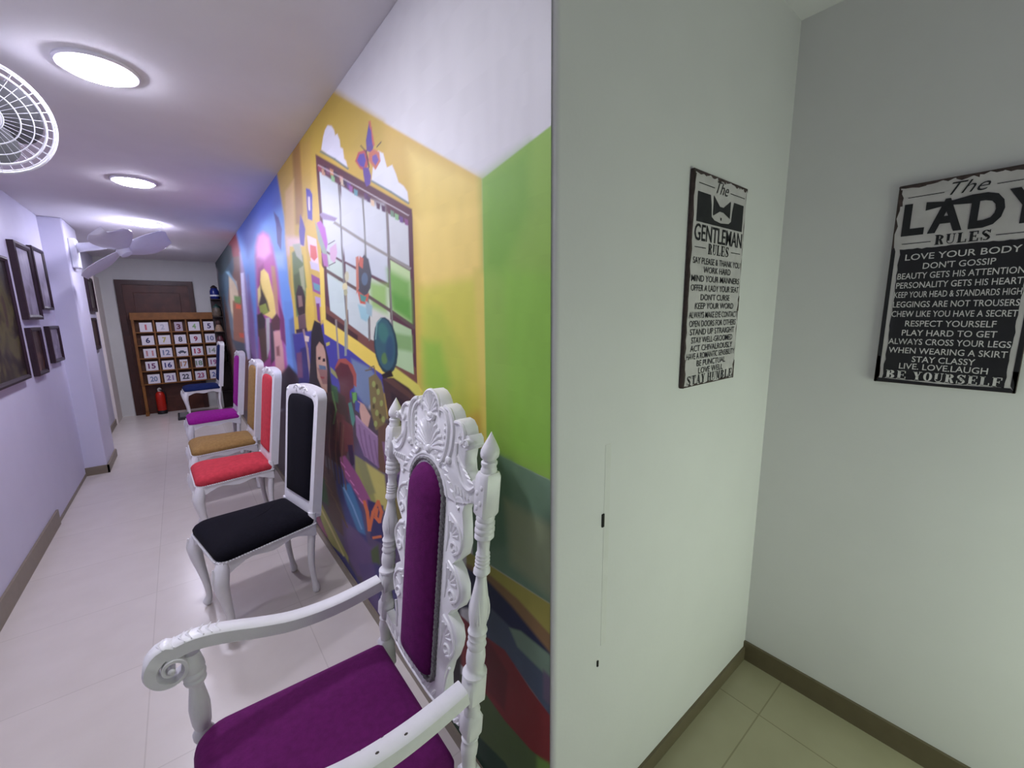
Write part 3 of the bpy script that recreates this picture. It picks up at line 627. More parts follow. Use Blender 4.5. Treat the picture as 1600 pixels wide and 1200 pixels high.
55 60 120 4.1 341.4 -281.7 379.2 -308.7 408.9 -390.8 414.1 -461 366.7 -432.2 347.2 -348.9
150 150 75 2.7 400.7 -271.7 416.1 -279.8 468.1 -316.4 458.4 -433.2 414.8 -363.3 396.4 -315.6
190 180 90 4.1 425.3 -285.3 471.7 -312.5 475.1 -391.5 446.5 -377.4
140 140 85 4.1 400.7 -271.7 425.3 -285.3 445.6 -350 423.6 -356.6
150 75 125 2.7 358.3 -275.2 374.8 -271.5 406.2 -315.7 431.2 -363.5 422.2 -390.9 393.1 -349.4 370.3 -315.3
60 120 165 4.1 358.7 -332.7 382 -328.9 404 -390.7 411 -439.7 391.7 -432.5 370.7 -376.5
45 40 95 2.7 423 -363.4 463 -377.6 456 -461.5 423.8 -446.9
215 105 45 1.2 409.9 -366.4 417 -393.8 425.1 -392 417.9 -364.5
215 105 45 1.2 416.3 -389.2 417.9 -432.4 426.2 -431.8 424.6 -388.5
215 105 45 1.2 425.3 -432.8 440.1 -389.8 432.1 -388.3 417.2 -431.3
215 105 45 1.2 437.8 -394.5 455.4 -367.5 448.2 -364.5 430.6 -391.4
215 105 45 1.2 446.1 -366.8 453.4 -394.3 461.5 -392.4 454.1 -364.9
215 105 45 1.2 453.6 -388.6 445.5 -413.4 453.5 -414.9 461.6 -390
215 105 45 1.2 455 -411.5 442.9 -398.4 436.2 -402.9 448.3 -415.9
215 105 45 1.2 444.5 -404.9 450.5 -382.8 442.4 -381.7 436.4 -403.7
215 110 50 1.2 428.8 -450.1 453.1 -447 452.5 -441.4 428.2 -444.5
100 75 120 4.1 352.9 -404 391.7 -432.5 429.6 -475.5 429.7 -533.4 382 -532.8 354 -474.6
75 90 50 4.1 421.2 -475.4 442.6 -461.4 444.5 -519 425.6 -540.7
150 150 60 2.2 284.9 -348.2 299.7 -362 333.3 -431.8 360.9 -489 360.4 -510.7 335.6 -488.7 307.5 -438.5
140 70 100 2.2 279.7 -364.5 287.4 -382.5 313.4 -445.7 307.1 -442.7 282 -400.4
50 90 50 4.1 297 -301.1 318.2 -314.7 322.8 -376 299.7 -362
45 45 110 2.7 309.3 -452.7 352.5 -488.9 381.3 -540.1 412.1 -577.5 424 -637.9 377.8 -577.1 332.6 -517.6
90 70 120 4.1 384.8 -503.7 435.6 -504.3 442.7 -622.9 422.7 -653.2
60 55 110 5.4 427.1 -504.2 552.2 -534.9 572.3 -780.7 501 -779.7 438.9 -668.7
30 34 50 6.8 531.9 -337.4 629.4 -352.1 654.3 -536.1 647.1 -702.4 546.5 -624.2
120 110 60 5.4 486 -336.9 548.2 -337.6 542.4 -476.8 489.6 -461.9
112 78 62 1.1 332.5 -177.1 320.1 -242.6 323 -242.8 335.3 -177.2
112 78 62 1.1 320.2 -241.4 319.9 -302.2 322.8 -302 323.1 -241.2
48 34 32 1.1 339.8 -182.2 327.5 -247.9 330.4 -248.1 342.6 -182.4
48 34 32 1.1 327.6 -246.7 328.1 -309 331 -308.8 330.5 -246.5
112 78 62 1.1 347.2 -187.4 335 -253.2 337.8 -253.4 350 -187.6
112 78 62 1.1 335.1 -252 336.3 -315.8 339.3 -315.6 338 -251.8
48 34 32 1.1 354.5 -192.6 342.4 -258.6 345.3 -258.7 357.4 -192.7
48 34 32 1.1 342.5 -257.4 344.5 -322.6 347.5 -322.4 345.4 -257.1
112 78 62 1.1 361.9 -197.8 349.9 -263.9 352.8 -264.1 364.8 -197.9
112 78 62 1.1 350 -262.7 352.8 -329.5 355.8 -329.2 352.9 -262.5
48 34 32 1.1 369.3 -203 357.4 -269.3 360.3 -269.4 372.2 -203.1
48 34 32 1.1 357.5 -268.1 361.1 -336.3 364 -336.1 360.4 -267.8
112 78 62 1.1 376.8 -208.2 364.9 -274.6 367.8 -274.8 379.6 -208.4
112 78 62 1.1 365 -273.4 369.4 -343.2 372.4 -342.9 367.9 -273.2
126 92 128 1.2 414.5 -208.7 417.8 -244.1 421.4 -243.8 418 -208.4
126 92 128 1.2 417.6 -242.6 425 -273.2 428.5 -272.5 421.1 -241.9
126 92 128 1.2 426.3 -219.2 429.7 -254.7 433.3 -254.3 429.8 -218.8
126 92 128 1.2 429.5 -253.2 435.5 -281.3 439 -280.6 433 -252.5
126 92 128 1.2 438.1 -229.7 441.7 -265.4 445.2 -265 441.6 -229.3
126 92 128 1.2 441.4 -263.8 446.1 -289.3 449.6 -288.7 445 -263.2
126 92 128 1.2 450 -240.2 453.7 -276.1 457.2 -275.7 453.5 -239.8
126 92 128 1.2 453.4 -274.4 456.7 -297.4 460.3 -296.9 457 -273.9
170 135 165 1.2 409.5 -191.7 428.2 -211.2 431.3 -209.3 412.5 -189.7
170 135 165 1.2 426.9 -210 458.4 -234.9 461.1 -232.6 429.7 -207.8
96 130 70 1.2 354.7 -142.3 360.6 -179.2 364.1 -178.7 358.2 -141.7
96 130 70 1.2 360.8 -177 350.9 -206.7 354.3 -207.2 364.2 -177.6
205 120 170 1.2 362.1 -284.7 371.6 -296.6 374.1 -295.2 364.5 -283.3
205 120 170 1.2 371.5 -303.4 381.1 -315.4 383.6 -314 374 -302
205 120 170 1.2 381 -322.3 390.6 -334.4 393.1 -333 383.5 -320.9
205 120 170 1.2 390.5 -341.4 400.3 -353.5 402.8 -352.1 393 -339.9
205 120 170 1.2 400.2 -360.5 410 -372.8 412.5 -371.4 402.7 -359.1
110 80 50 1.2 304.9 -301.3 322.8 -325.7 325.6 -324.1 307.7 -299.8
110 80 50 1.2 316.7 -325.5 333.1 -350.1 336 -348.7 319.6 -324.1
110 80 50 1.2 328.7 -350 343.5 -374.9 346.5 -373.5 331.7 -348.7
110 80 50 1.2 340.9 -374.7 354 -399.8 357.1 -398.6 343.9 -373.5
110 80 50 1.2 353.1 -399.7 364.6 -425.1 367.8 -423.9 356.2 -398.5
120 160 200 1.4 362.4 -338 382.4 -378.3 386.1 -376.9 366.1 -336.6
120 160 200 1.4 381.6 -376.3 400.6 -428.5 404.5 -427.3 385.4 -375.2
200 190 110 1.4 290.4 -364.5 318 -422.2 322.1 -420.6 294.4 -362.9
200 190 110 1.4 317.1 -420.1 347.8 -487.8 351.9 -486.2 321.2 -418.6
146 188 72 1.9 738.5 235.6 897.5 322.3 918.9 322.1 925.2 -341.9 900.5 -330.8 734 -262.3
128 178 62 21.6 738.5 235.6 847.6 292.1 846.8 180.9 785.9 70.2 741.1 82
142 194 66 21.6 786.1 81.5 921.3 68.8 924.9 -314.9 795.3 -260.4
118 148 122 2.2 730.8 -259.6 900.5 -330.8 933.4 -344.7 936.8 -644.2 901.8 -605.9 730.1 -507.9 690 -492.9 690.5 -259.2
105 138 112 13.5 730.8 -259.6 794.9 -286.7 791.9 -465.5 724.2 -479
150 160 125 16.2 777 -367.5 926.1 -438.7 927.8 -613.8 791.1 -508.6
178 168 75 2.7 673.7 -478.4 733.4 -510.8 901.8 -605.9 936.6 -626 937.7 -721.7 902.2 -697.8 789.8 -589.5 722.3 -544.2 671.9 -521.7
150 115 75 4.1 672.5 -507.2 729.5 -529.7 807 -589.7 902.2 -682.2 937.6 -713.8 938.1 -761.3 893.5 -729 789 -634.8 721.8 -559 671.1 -543.6
42 48 82 5.4 655.6 -507 725.7 -544.3 789.5 -604.5 911.3 -737.1 938.4 -785.3 893.6 -768.7 788.1 -688.6 720.2 -611.2 651.1 -610.4
78 92 115 4.1 669.6 -580.6 727.4 -603.8 805.9 -673.3 875.8 -752.5 938.8 -825.9 940.2 -951.2 857.8 -833 769.9 -719.6 684 -656.4
125 150 130 4.1 783.4 -657.6 814.7 -665.7 890 -721.1 938.1 -761.3 938.8 -825.9 875.8 -768.5 805.4 -704.4
110 95 120 5.4 875.8 -760.5 938.7 -817.7 939.7 -900.4 875.8 -833.2
138 36 42 2.7 650.5 -625.5 704.5 -669 770.1 -711.7 839.9 -808.3 940 -934.2 941.3 -1046.9 875.7 -1002.1 820.4 -958.2 748.5 -881.2 679.4 -782 636.9 -733.7
115 28 38 6.8 675 -664 726.7 -687.8 777.9 -767.2 767 -864.8 688.3 -782.1
82 105 58 2.7 635.5 -765.4 688.2 -785.3 766.5 -889.8 838.8 -967 941.3 -1046.9 942.2 -1127.7 628.9 -1123.3
110 150 60 8.1 857.2 -984.5 941.1 -1029.3 942.2 -1127.7 856.7 -1126.5
22 62 42 4.1 587.6 -829.5 683.4 -922.3 764.3 -1000.6 837.7 -1126.2 572 -1122.5
30 20 26 6.8 598.5 -624.8 652.6 -656 645.9 -813.9 588.5 -813.2
"""


def paint_mural():
    nc, nr = 420, 860
    y0, y1 = 0.632, YB - 0.002
    us = np.linspace(1000 / (y1 + 0.486), 1000 / (y0 + 0.486), nc)
    ys = 1000 / us - 0.486
    zs = np.linspace(0.052, HC - 0.001, nr)
    U = np.repeat(us[None, :], nr, 0)
    Wd = (zs[:, None] - 1.5) * us[None, :]
    C = np.empty((nr, nc, 3))
    C[:] = lin((218, 216, 218))
    for ln in MURAL.strip().split('\n'):
        num = [float(t) for t in ln.split()]
        col = np.array(lin(num[:3]))
        soft = num[3]
        p = np.array(num[4:]).reshape(-1, 2)
        lo, hi = p.min(0) - soft - 1, p.max(0) + soft + 1
        cs = np.where((us >= lo[0]) & (us <= hi[0]))[0]
        if not len(cs):
            continue
        c0, c1 = cs[0], cs[-1] + 1
        rs = np.where((Wd[:, c0:c1].max(1) >= lo[1]) & (Wd[:, c0:c1].min(1) <= hi[1]))[0]
        if not len(rs):
            continue
        r0, r1 = rs[0], rs[-1] + 1
        X, Y = U[r0:r1, c0:c1], Wd[r0:r1, c0:c1]
        d2 = np.full(X.shape, 1e12)
        inside = np.zeros(X.shape, bool)
        for k in range(len(p)):
            (ax, ay), (bx, by) = p[k], p[(k + 1) % len(p)]
            ex, ey = bx - ax, by - ay
            L = ex * ex + ey * ey + 1e-9
            t = np.clip(((X - ax) * ex + (Y - ay) * ey) / L, 0, 1)
            d2 = np.minimum(d2, (X - ax - t * ex) ** 2 + (Y - ay - t * ey) ** 2)
            if ay != by:
                cond = ((ay > Y) != (by > Y)) & (X < (bx - ax) * (Y - ay) / (by - ay) + ax)
                inside ^= cond
        sd = np.where(inside, 1, -1) * np.sqrt(d2)
        a = np.clip(0.5 + sd / (2 * soft), 0, 1)
        a = (a * a * (3 - 2 * a))[..., None]
        C[r0:r1, c0:c1] = C[r0:r1, c0:c1] * (1 - a) + col * a
    # slight brush mottling
    rng = np.random.default_rng(3)
    q = rng.random((40, 60))
    qi = np.interp(np.linspace(0, 59, nc), np.arange(60), np.arange(60))
    mott = q[np.ix_(np.linspace(0, 39, nr).astype(int), qi.astype(int))]
    kx = np.ones(9) / 9
    mott = np.apply_along_axis(lambda m_: np.convolve(m_, kx, 'same'), 1, mott)
    C *= (0.97 + 0.06 * mott)[..., None]
    g_ = C.mean(2, keepdims=True)
    C = np.clip((C * 0.9 + g_ * 0.1) * 1.0, 0, 1)
    X = np.full((nr, nc), XM - 0.0015)
    co = np.stack([X, np.repeat(ys[None, :], nr, 0), np.repeat(zs[:, None], nc, 1)], -1).reshape(-1, 3)
    idx = np.arange(nr * nc).reshape(nr, nc)
    q = np.stack([idx[:-1, :-1], idx[1:, :-1], idx[1:, 1:], idx[:-1, 1:]], -1).reshape(-1, 4)
    me = bpy.data.meshes.new('mural')
    me.vertices.add(len(co))
    me.vertices.foreach_set('co', co.ravel())
    me.loops.add(q.size)
    me.loops.foreach_set('vertex_index', q.ravel())
    me.polygons.add(len(q))
    me.polygons.foreach_set('loop_start', np.arange(0, q.size, 4))
    me.update(calc_edges=True)
    at = me.color_attributes.new('paint', 'FLOAT_COLOR', 'POINT')
    at.data.foreach_set('color', np.concatenate([C.reshape(-1, 3), np.ones((nr * nc, 1))], 1).ravel())
    m = bpy.data.materials.new('mural_paint')
    m.use_nodes = True
    nt = m.node_tree
    bs = nt.nodes['Principled BSDF']
    ca = nt.nodes.new('ShaderNodeVertexColor')
    ca.layer_name = 'paint'
    nt.links.new(ca.outputs[0], bs.inputs['Base Color'])
    bs.inputs['Roughness'].default_value = 0.48
    bs.inputs['Specular IOR Level'].default_value = 0.2
    me.materials.append(m)
    o = bpy.data.objects.new('mural', me)
    COL.objects.link(o)
    tag(o, 'colourful mural of a window, butterflies and figures painted along the corridor wall', 'mural')


paint_mural()

# ------------------------------------------------------------------ carved armchair (local: x across, y forward, z up)
def rk(z):
    return -0.112 * (z - 0.47) if z > 0.47 else -0.05 * ((0.47 - z) / 0.47) ** 2


def bk(x, z, d=0.0):
    """point on the raked plane of the back, d metres in front of it"""
    return (x, rk(z) + d, z)


def plate(mb, outline, d0, d1, ch=0.004):
    """thick plate with a softened front edge lying on the raked back plane"""
    n = len(outline)
    cx = sum(p[0] for p in outline) / n
    cz = sum(p[1] for p in outline) / n
    def inset(p):
        v = Vector((cx - p[0], cz - p[1]))
        v = v.normalized() * ch if v.length > 1e-6 else v
        return (p[0] + v[0], p[1] + v[1])
    mb.loft([[bk(x, z, d0) for x, z in outline], [bk(x, z, d1 - ch) for x, z in outline], [bk(*inset(p), d1) for p in outline]])


def spiral(cx, cz, r0, r1, a0, turns, n=26):
    out = []
    for k in range(n):
        t = k / (n - 1)
        a = a0 + turns * 2 * PI * t
        r = r0 + (r1 - r0) * t
        out.append((cx + r * math.cos(a), cz + r * math.sin(a)))
    return out


def relief(mb, pts, r, d, seg=7):
    rr = r if isinstance(r, list) else [r] * len(pts)
    mb.tube([bk(x, z, d) for x, z in pts], rr, seg)


def p2(pts, n=5):
    return [(v.x, v.y) for v in smoothpath([(a, c, 0) for a, c in pts], n)]


def sqblock(mb, cx, prof, shear, c=0.24, fwd=0.0):
    """chamfered square block: prof = [(z, half side)]"""
    rings = []
    for z, s in prof:
        dx, dy = shear(z)
        k = s * (1 - c)
        rings.append([(cx + dx + a, dy + fwd + b_, z) for a, b_ in ((s, -k), (s, k), (k, s), (-k, s), (-s, k), (-s, -k), (-k, -s), (k, -s))])
    mb.loft(rings)


def build_armchair():
    t = thing('armchair', 'large white carved armchair with plum velvet seat and back, nearest the camera', 'chair', (0.418, 0.961, 0), PI / 2)
    sh = lambda z: (0, rk(z))
    for s in (-1, 1):
        cx = 0.253 * s
        m = MB()
        m.lathe([(0, 0.016), (0.03, 0.02), (0.08, 0.017), (0.14, 0.02), (0.24, 0.024), (0.30, 0.018), (0.315, 0.026), (0.33, 0.018), (0.36, 0.02)], cx, 0, 18, sh)
        sqblock(m, cx, [(0.35, 0.016), (0.36, 0.0225), (0.44, 0.0225), (0.45, 0.016)], sh)
        m.lathe([(0.44, 0.0165), (0.478, 0.0165), (0.486, 0.019), (0.503, 0.0205), (0.512, 0.019), (0.519, 0.0175), (0.527, 0.0205), (0.53, 0.018)], cx, 0, 18, sh)
        sqblock(m, cx, [(0.527, 0.014), (0.544, 0.0212), (0.58, 0.0212), (0.593, 0.015)], sh)
        m.lathe([(0.588, 0.0185), (0.597, 0.0195), (0.604, 0.0165), (0.613, 0.0162), (0.622, 0.0185), (0.63, 0.02)], cx, 0, 18, sh)
        sqblock(m, cx, [(0.622, 0.019), (0.626, 0.0225), (0.68, 0.0225), (0.687, 0.0185)], sh)
        m.lathe([(0.684, 0.022), (0.687, 0.0288), (0.692, 0.0285), (0.698, 0.021), (0.704, 0.0188), (0.714, 0.0215), (0.728, 0.0226), (0.742, 0.0212), (0.75, 0.0185),
                 (0.754, 0.0205), (0.760, 0.0227), (0.766, 0.0205), (0.772, 0.0195), (0.776, 0.0212), (0.781, 0.0195), (0.786, 0.0208), (0.792, 0.0227), (0.797, 0.0205), (0.802, 0.0186),
                 (0.815, 0.0205), (0.833, 0.0226), (0.852, 0.0217), (0.872, 0.019), (0.89, 0.0162), (0.91, 0.0128), (0.922, 0.0118),
                 (0.926, 0.0150), (0.931, 0.0194), (0.938, 0.0190), (0.942, 0.0168), (0.946, 0.0155), (0.950, 0.0172), (0.954, 0.0155), (0.958, 0.0170), (0.962, 0.0153), (0.966, 0.0168), (0.970, 0.0150), (0.974, 0.0162), (0.979, 0.0138),
                 (0.99, 0.0140), (1.004, 0.0145), (1.009, 0.0185), (1.013, 0.0222), (1.019, 0.0222), (1.023, 0.0205), (1.027, 0.0228), (1.033, 0.0228), (1.037, 0.0205), (1.041, 0.0222), (1.047, 0.0222), (1.051, 0.0195), (1.056, 0.0212), (1.064, 0.02)], cx, 0, 24, sh)
        sqblock(m, cx, [(1.060, 0.0165), (1.070, 0.0222), (1.150, 0.0222), (1.160, 0.0185)], sh)
        m.lathe([(1.156, 0.016), (1.161, 0.0178), (1.166, 0.0183), (1.170, 0.0165), (1.174, 0.0165), (1.178, 0.0183), (1.183, 0.0180), (1.187, 0.013)], cx, 0, 22, sh)
        # carved leaves on the swelling and the block
        for k in range(4):
            a = PI / 4 + k * PI / 2
            for q in (-0.35, 0, 0.35):
                m.tube([(cx + (0.0165 + 0.0052 * math.sin(PI * u)) * math.cos(a + q * (1 - u)), rk(0.805 + 0.075 * u) + (0.0165 + 0.0052 * math.sin(PI * u)) * math.sin(a + q * (1 - u)), 0.805 + 0.075 * u) for u in (0, 0.2, 0.4, 0.6, 0.8, 1)], [0.001, 0.003, 0.0036, 0.003, 0.0022, 0.001], 5)
        for (ax, az) in ((-0.008, 1.13), (0.008, 1.115), (-0.006, 1.095), (0.007, 1.082)):
            m.ball((cx + ax, rk(az) + 0.0215, az), 0.007, 6, 1, 0.45, 1)
        ps = m.build('rear_post', WHITE, t)
        m = MB()
        m.lathe([(1.185, 0.0105), (1.188, 0.015), (1.194, 0.0200), (1.202, 0.0213), (1.209, 0.0205), (1.218, 0.0165), (1.228, 0.0112), (1.238, 0.0058), (1.246, 0.0018), (1.249, 0.0002)], cx, 0, 24, sh)
        m.build('finial', WHITE, ps)

    # scalloped back frame
    half = [(0.0, 0.497), (0.08, 0.500), (0.16, 0.512), (0.229, 0.532), (0.229, 0.560), (0.18, 0.548), (0.148, 0.562), (0.142, 0.60), (0.153, 0.640), (0.170, 0.668), (0.182, 0.70), (0.186, 0.725), (0.176, 0.75),
            (0.142, 0.766), (0.156, 0.785), (0.182, 0.805), (0.196, 0.832), (0.192, 0.865), (0.172, 0.89), (0.148, 0.903), (0.160, 0.915), (0.182, 0.935), (0.190, 0.965), (0.184, 1.01), (0.176, 1.045), (0.182, 1.062), (0.194, 1.07), (0.190, 1.09), (0.0, 1.09)]
    full = [(x, z) for x, z in half] + [(-x, z) for x, z in half[::-1] if x > 0]
    m = MB()
    plate(m, full, -0.016, 0.010)
    fr = m.build('back_frame', WHITE, t, angle=50)
    m = MB()
    for s in (-1, 1):
        def X(pts):
            return [(s * a, c) for a, c in pts]
        for zc, xo in ((0.70, 0.165), (0.845, 0.172), (0.965, 0.168)):
            relief(m, X(p2([(xo - 0.045, zc + 0.055), (xo - 0.01, zc + 0.04), (xo + 0.012, zc + 0.01), (xo + 0.006, zc - 0.02), (xo - 0.02, zc - 0.04)])), 0.0045, 0.010)
            relief(m, X(spiral(xo - 0.022, zc - 0.025, 0.020, 0.003, -0.6, 1.1, 16)), 0.0038, 0.0105)
            for k in range(5):
                a = 0.2 + k * 0.42
                relief(m, X([(xo - 0.04 + 0.012 * math.cos(a), zc + 0.012 * math.sin(a)), (xo - 0.035 + 0.034 * math.cos(a), zc + 0.005 + 0.034 * math.sin(a))]), [0.002, 0.0045], 0.0098, 6)
            relief(m, X([(xo - 0.055, zc - 0.045), (xo - 0.048, zc), (xo - 0.055, zc + 0.045)]), [0.0015, 0.004, 0.0015], 0.010)
        relief(m, X(p2([(0.182, 1.065), (0.170, 1.075), (0.150, 1.068), (0.148, 1.05), (0.160, 1.045)])), 0.005, 0.010)
        for k in range(7):
            x = 0.03 + 0.028 * k
            relief(m, X([(x, 0.508 + 0.003 * k), (x + 0.012, 0.522 + 0.003 * k), (x + 0.016, 0.53 + 0.003 * k)]), [0.004, 0.006, 0.002], 0.0095, 6)
        relief(m, X(p2([(0.0, 0.503), (0.1, 0.507), (0.22, 0.537)])), 0.0035, 0.011)
        relief(m, X(p2([(0.145, 0.565), (0.15, 0.60), (0.162, 0.64)])), 0.004, 0.010)
    m.build('carving', WHITE, fr)

    # crest rail
    hc = [(0.0, 1.310), (0.022, 1.306), (0.041, 1.295), (0.054, 1.279), (0.060, 1.268), (0.072, 1.280), (0.092, 1.278), (0.112, 1.266), (0.124, 1.246), (0.136, 1.256), (0.156, 1.253), (0.172, 1.240), (0.178, 1.225),
          (0.188, 1.228), (0.198, 1.220), (0.201, 1.206), (0.192, 1.195), (0.180, 1.190), (0.176, 1.165), (0.182, 1.142), (0.196, 1.127), (0.212, 1.124), (0.222, 1.134), (0.233, 1.130), (0.233, 1.085), (0.20, 1.070), (0.15, 1.055), (0.0, 1.055)]
    full = hc + [(-x, z) for x, z in hc[::-1] if x > 0]
    m = MB()
    plate(m, full, -0.020, 0.014)
    cr = m.build('crest', WHITE, t, angle=50)
    m = MB()
    # small shell in the top lobe
    for k in range(9):
        a = PI * (0.04 + 0.92 * k / 8)
        relief(m, [(0.006 * math.cos(a), 1.252 + 0.006 * math.sin(a)), (0.024 * math.cos(a), 1.258 + 0.024 * math.sin(a)), (0.040 * math.cos(a), 1.262 + 0.040 * math.sin(a))], [0.002, 0.0045, 0.0065], 0.014, 7)
    relief(m, spiral(0, 1.258, 0.049, 0.049, -0.15, 0.55, 22), 0.005, 0.014)
    relief(m, spiral(0, 1.258, 0.030, 0.030, PI + 0.3, 0.40, 12), 0.005, 0.016)
    m.ball(bk(0, 1.243, 0.015), 0.010, 8, 1.3, 0.7, 0.8)
    # large fluted shell
    for k in range(13):
        a = PI * (-0.05 + 1.10 * k / 12)
        c_, s_ = math.cos(a), math.sin(a)
        relief(m, [(0.010 * c_, 1.158 + 0.008 * s_), (0.035 * c_, 1.168 + 0.032 * s_), (0.058 * c_, 1.176 + 0.050 * s_), (0.072 * c_, 1.176 + 0.058 * s_)], [0.0025, 0.0055, 0.0075, 0.004], 0.013, 7)
    m.ball(bk(0, 1.152, 0.013), 0.014, 8, 1, 0.7, 0.9)
    for s in (-1, 1):
        def X(pts):
            return [(s * a, c) for a, c in pts]
        relief(m, X(p2([(0.055, 1.268), (0.078, 1.262), (0.095, 1.235), (0.097, 1.20), (0.088, 1.165), (0.074, 1.140), (0.055, 1.135), (0.045, 1.148)])), 0.0065, 0.014)
        for q in range(6):
            z = 1.235 - 0.017 * q
            m.ball(bk(s * (0.083 - 0.002 * q), z, 0.014), 0.006, 6, 1, 0.8, 1)
        relief(m, X(p2([(0.074, 1.276), (0.098, 1.270), (0.116, 1.25), (0.122, 1.215), (0.115, 1.175), (0.098, 1.14)])), 0.006, 0.014)
        relief(m, X(p2([(0.126, 1.247), (0.148, 1.249), (0.166, 1.236), (0.170, 1.215), (0.158, 1.203), (0.148, 1.214), (0.154, 1.223)])), 0.0055, 0.014)
        relief(m, X(p2([(0.140, 1.20), (0.142, 1.165), (0.155, 1.135), (0.178, 1.112), (0.205, 1.106), (0.228, 1.12)])), 0.006, 0.014)
        m.ball(bk(s * 0.188, 1.209, 0.006), 0.014, 8, 1, 1.4, 1)
        relief(m, X(spiral(0.188, 1.209, 0.012, 0.003, 0, 1.2, 14)), 0.003, 0.022)
        m.ball(bk(s * 0.108, 1.150, 0.014), 0.012, 8, 1, 0.8, 1)
        m.ball(bk(s * 0.066, 1.128, 0.014), 0.008, 8, 1, 0.8, 1)
        for k in range(6):
            x = 0.132 + 0.012 * k
            relief(m, X([(x, 1.188 - 0.012 * k), (x + 0.010, 1.17 - 0.009 * k), (x + 0.024, 1.163 - 0.008 * k)]), [0.002, 0.0055, 0.002], 0.0135, 6)
        # leaf band round the arch of the pad
        for k in range(11):
            a = PI / 2 - 0.08 - k * 0.155
            c_, s_ = math.cos(a), math.sin(a)
            r = 0.118 + 0.006 * max(0, k - 5)
            if k < 8:
                relief(m, X([(r * c_, 1.030 + r * s_), ((r + 0.012) * math.cos(a - 0.07), 1.030 + (r + 0.012) * math.sin(a - 0.07)), ((r + 0.02) * math.cos(a - 0.17), 1.03 + (r + 0.02) * math.sin(a - 0.17))]), [0.002, 0.0055, 0.002], 0.0135, 6)
        relief(m, X([(0.110 * math.cos(a), 1.028 + 0.110 * math.sin(a)) for a in [PI / 2 - 0.1 * k for k in range(14)]]), 0.005, 0.012)
        for k in range(6):
            x = 0.14 + 0.014 * k
            relief(m, X([(x, 1.098 - 0.001 * k), (x + 0.006, 1.083)]), [0.0035, 0.0045], 0.0135, 6)
    m.build('carving', WHITE, cr)

    # upholstered oblong pad with silver braid
    def pad_outline(ins, n=14):
        wv, zt, zb = 0.083 - ins, 1.032, 0.552 + ins
        rb = max(0.002, 0.03 - ins * 0.35)
        pts = []
        for k in range(n + 1):
            a = PI * k / n
            pts.append((wv * math.cos(a), zt + wv * math.sin(a)))
        nz = 10
        for k in range(1, nz):
            pts.append((-wv, zt + (zb + rb - zt) * k / nz))
        for k in range(5):
            a = PI + PI / 2 * k / 4
            pts.append((-wv + min(rb, wv) + min(rb, wv) * math.cos(a), zb + rb + rb * math.sin(a)))
        for k in range(5):
            a = 1.5 * PI + PI / 2 * k / 4
            pts.append((wv - min(rb, wv) + min(rb, wv) * math.cos(a), zb + rb + rb * math.sin(a)))
        for k in range(1, nz):
            pts.append((wv, zb + rb + (zt - zb - rb) * k / nz))
        return pts
    m = MB()
    rings = [[bk(x, z, 0.004) for x, z in pad_outline(0.0)]]
    for ins in (0.0, 0.003, 0.008, 0.016, 0.027, 0.040, 0.055, 0.070, 0.0815):
        u = 1 - ins / 0.083
        rings.append([bk(x, z, 0.012 + 0.036 * (1 - u ** 2.6) ** 0.6) for x, z in pad_outline(ins)])
    m.loft(rings)
    pad = m.build('back_cushion', MAGENTA_DEEP, t, angle=80)
    o_ = pad_outline(-0.009)
    dense = []
    for i in range(len(o_)):
        a, c = Vector(o_[i]), Vector(o_[(i + 1) % len(o_)])
        k = max(1, int((c - a).length / 0.0035))
        dense += [a.lerp(c, j / k) for j in range(k)]
    m = MB()
    for ph in (0, PI):
        m.tube([bk(p.x * (1 + 0.022 * math.sin(i * 0.75 + ph)), p.y + 0.0012 * math.cos(i * 0.75 + ph), 0.013 + 0.003 * math.cos(i * 0.75 + ph)) for i, p in enumerate(dense + dense[:2])], 0.0055, 6)
    tr = m.build('braid', GIMP, pad)
    tr['label'] = 'silver grey braid round the cushion'

    # seat
    def seat_outline(ins, n=6):
        xb, xf, yb_, yf = 0.226 - ins, 0.243 - ins, 0.022 + ins, 0.505 - ins
        rb, rf = max(0.015 - ins * 0.1, 0.004), max(0.06 - ins * 0.3, 0.01)
        pts = []
        for (cx, cy, r, a0) in ((xf - rf, yf - rf, rf, 0), (-xf + rf, yf - rf, rf, PI / 2), (-xb + rb, yb_ + rb, rb, PI), (xb - rb, yb_ + rb, rb, 1.5 * PI)):
            for k in range(n + 1):
                a = a0 + PI / 2 * k / n
                pts.append((cx + r * math.cos(a), cy + r * math.sin(a)))
        return pts
    m = MB()
    m.loft([[(x, y, z) for x, y in seat_outline(i)] for z, i in ((0.400, 0.004), (0.42, -0.002), (0.445, -0.003), (0.462, 0.002), (0.473, 0.010), (0.480, 0.020), (0.4845, 0.034), (0.489, 0.055), (0.493, 0.09), (0.495, 0.13), (0.496, 0.20))])
    m.build('seat_cushion', MAGENTA_DEEP, t, angle=80)
    m = MB()
    m.loft([[(x, y, z) for x, y in seat_outline(i)] for z, i in ((0.33, 0.006), (0.335, 0.002), (0.398, 0.002), (0.405, 0.008))])
    for k in range(9):
        m.ball((-0.16 + 0.04 * k, 0.503, 0.365), 0.012, 8, 1, 0.5, 1)
    m.build('seat_frame', WHITE, t)
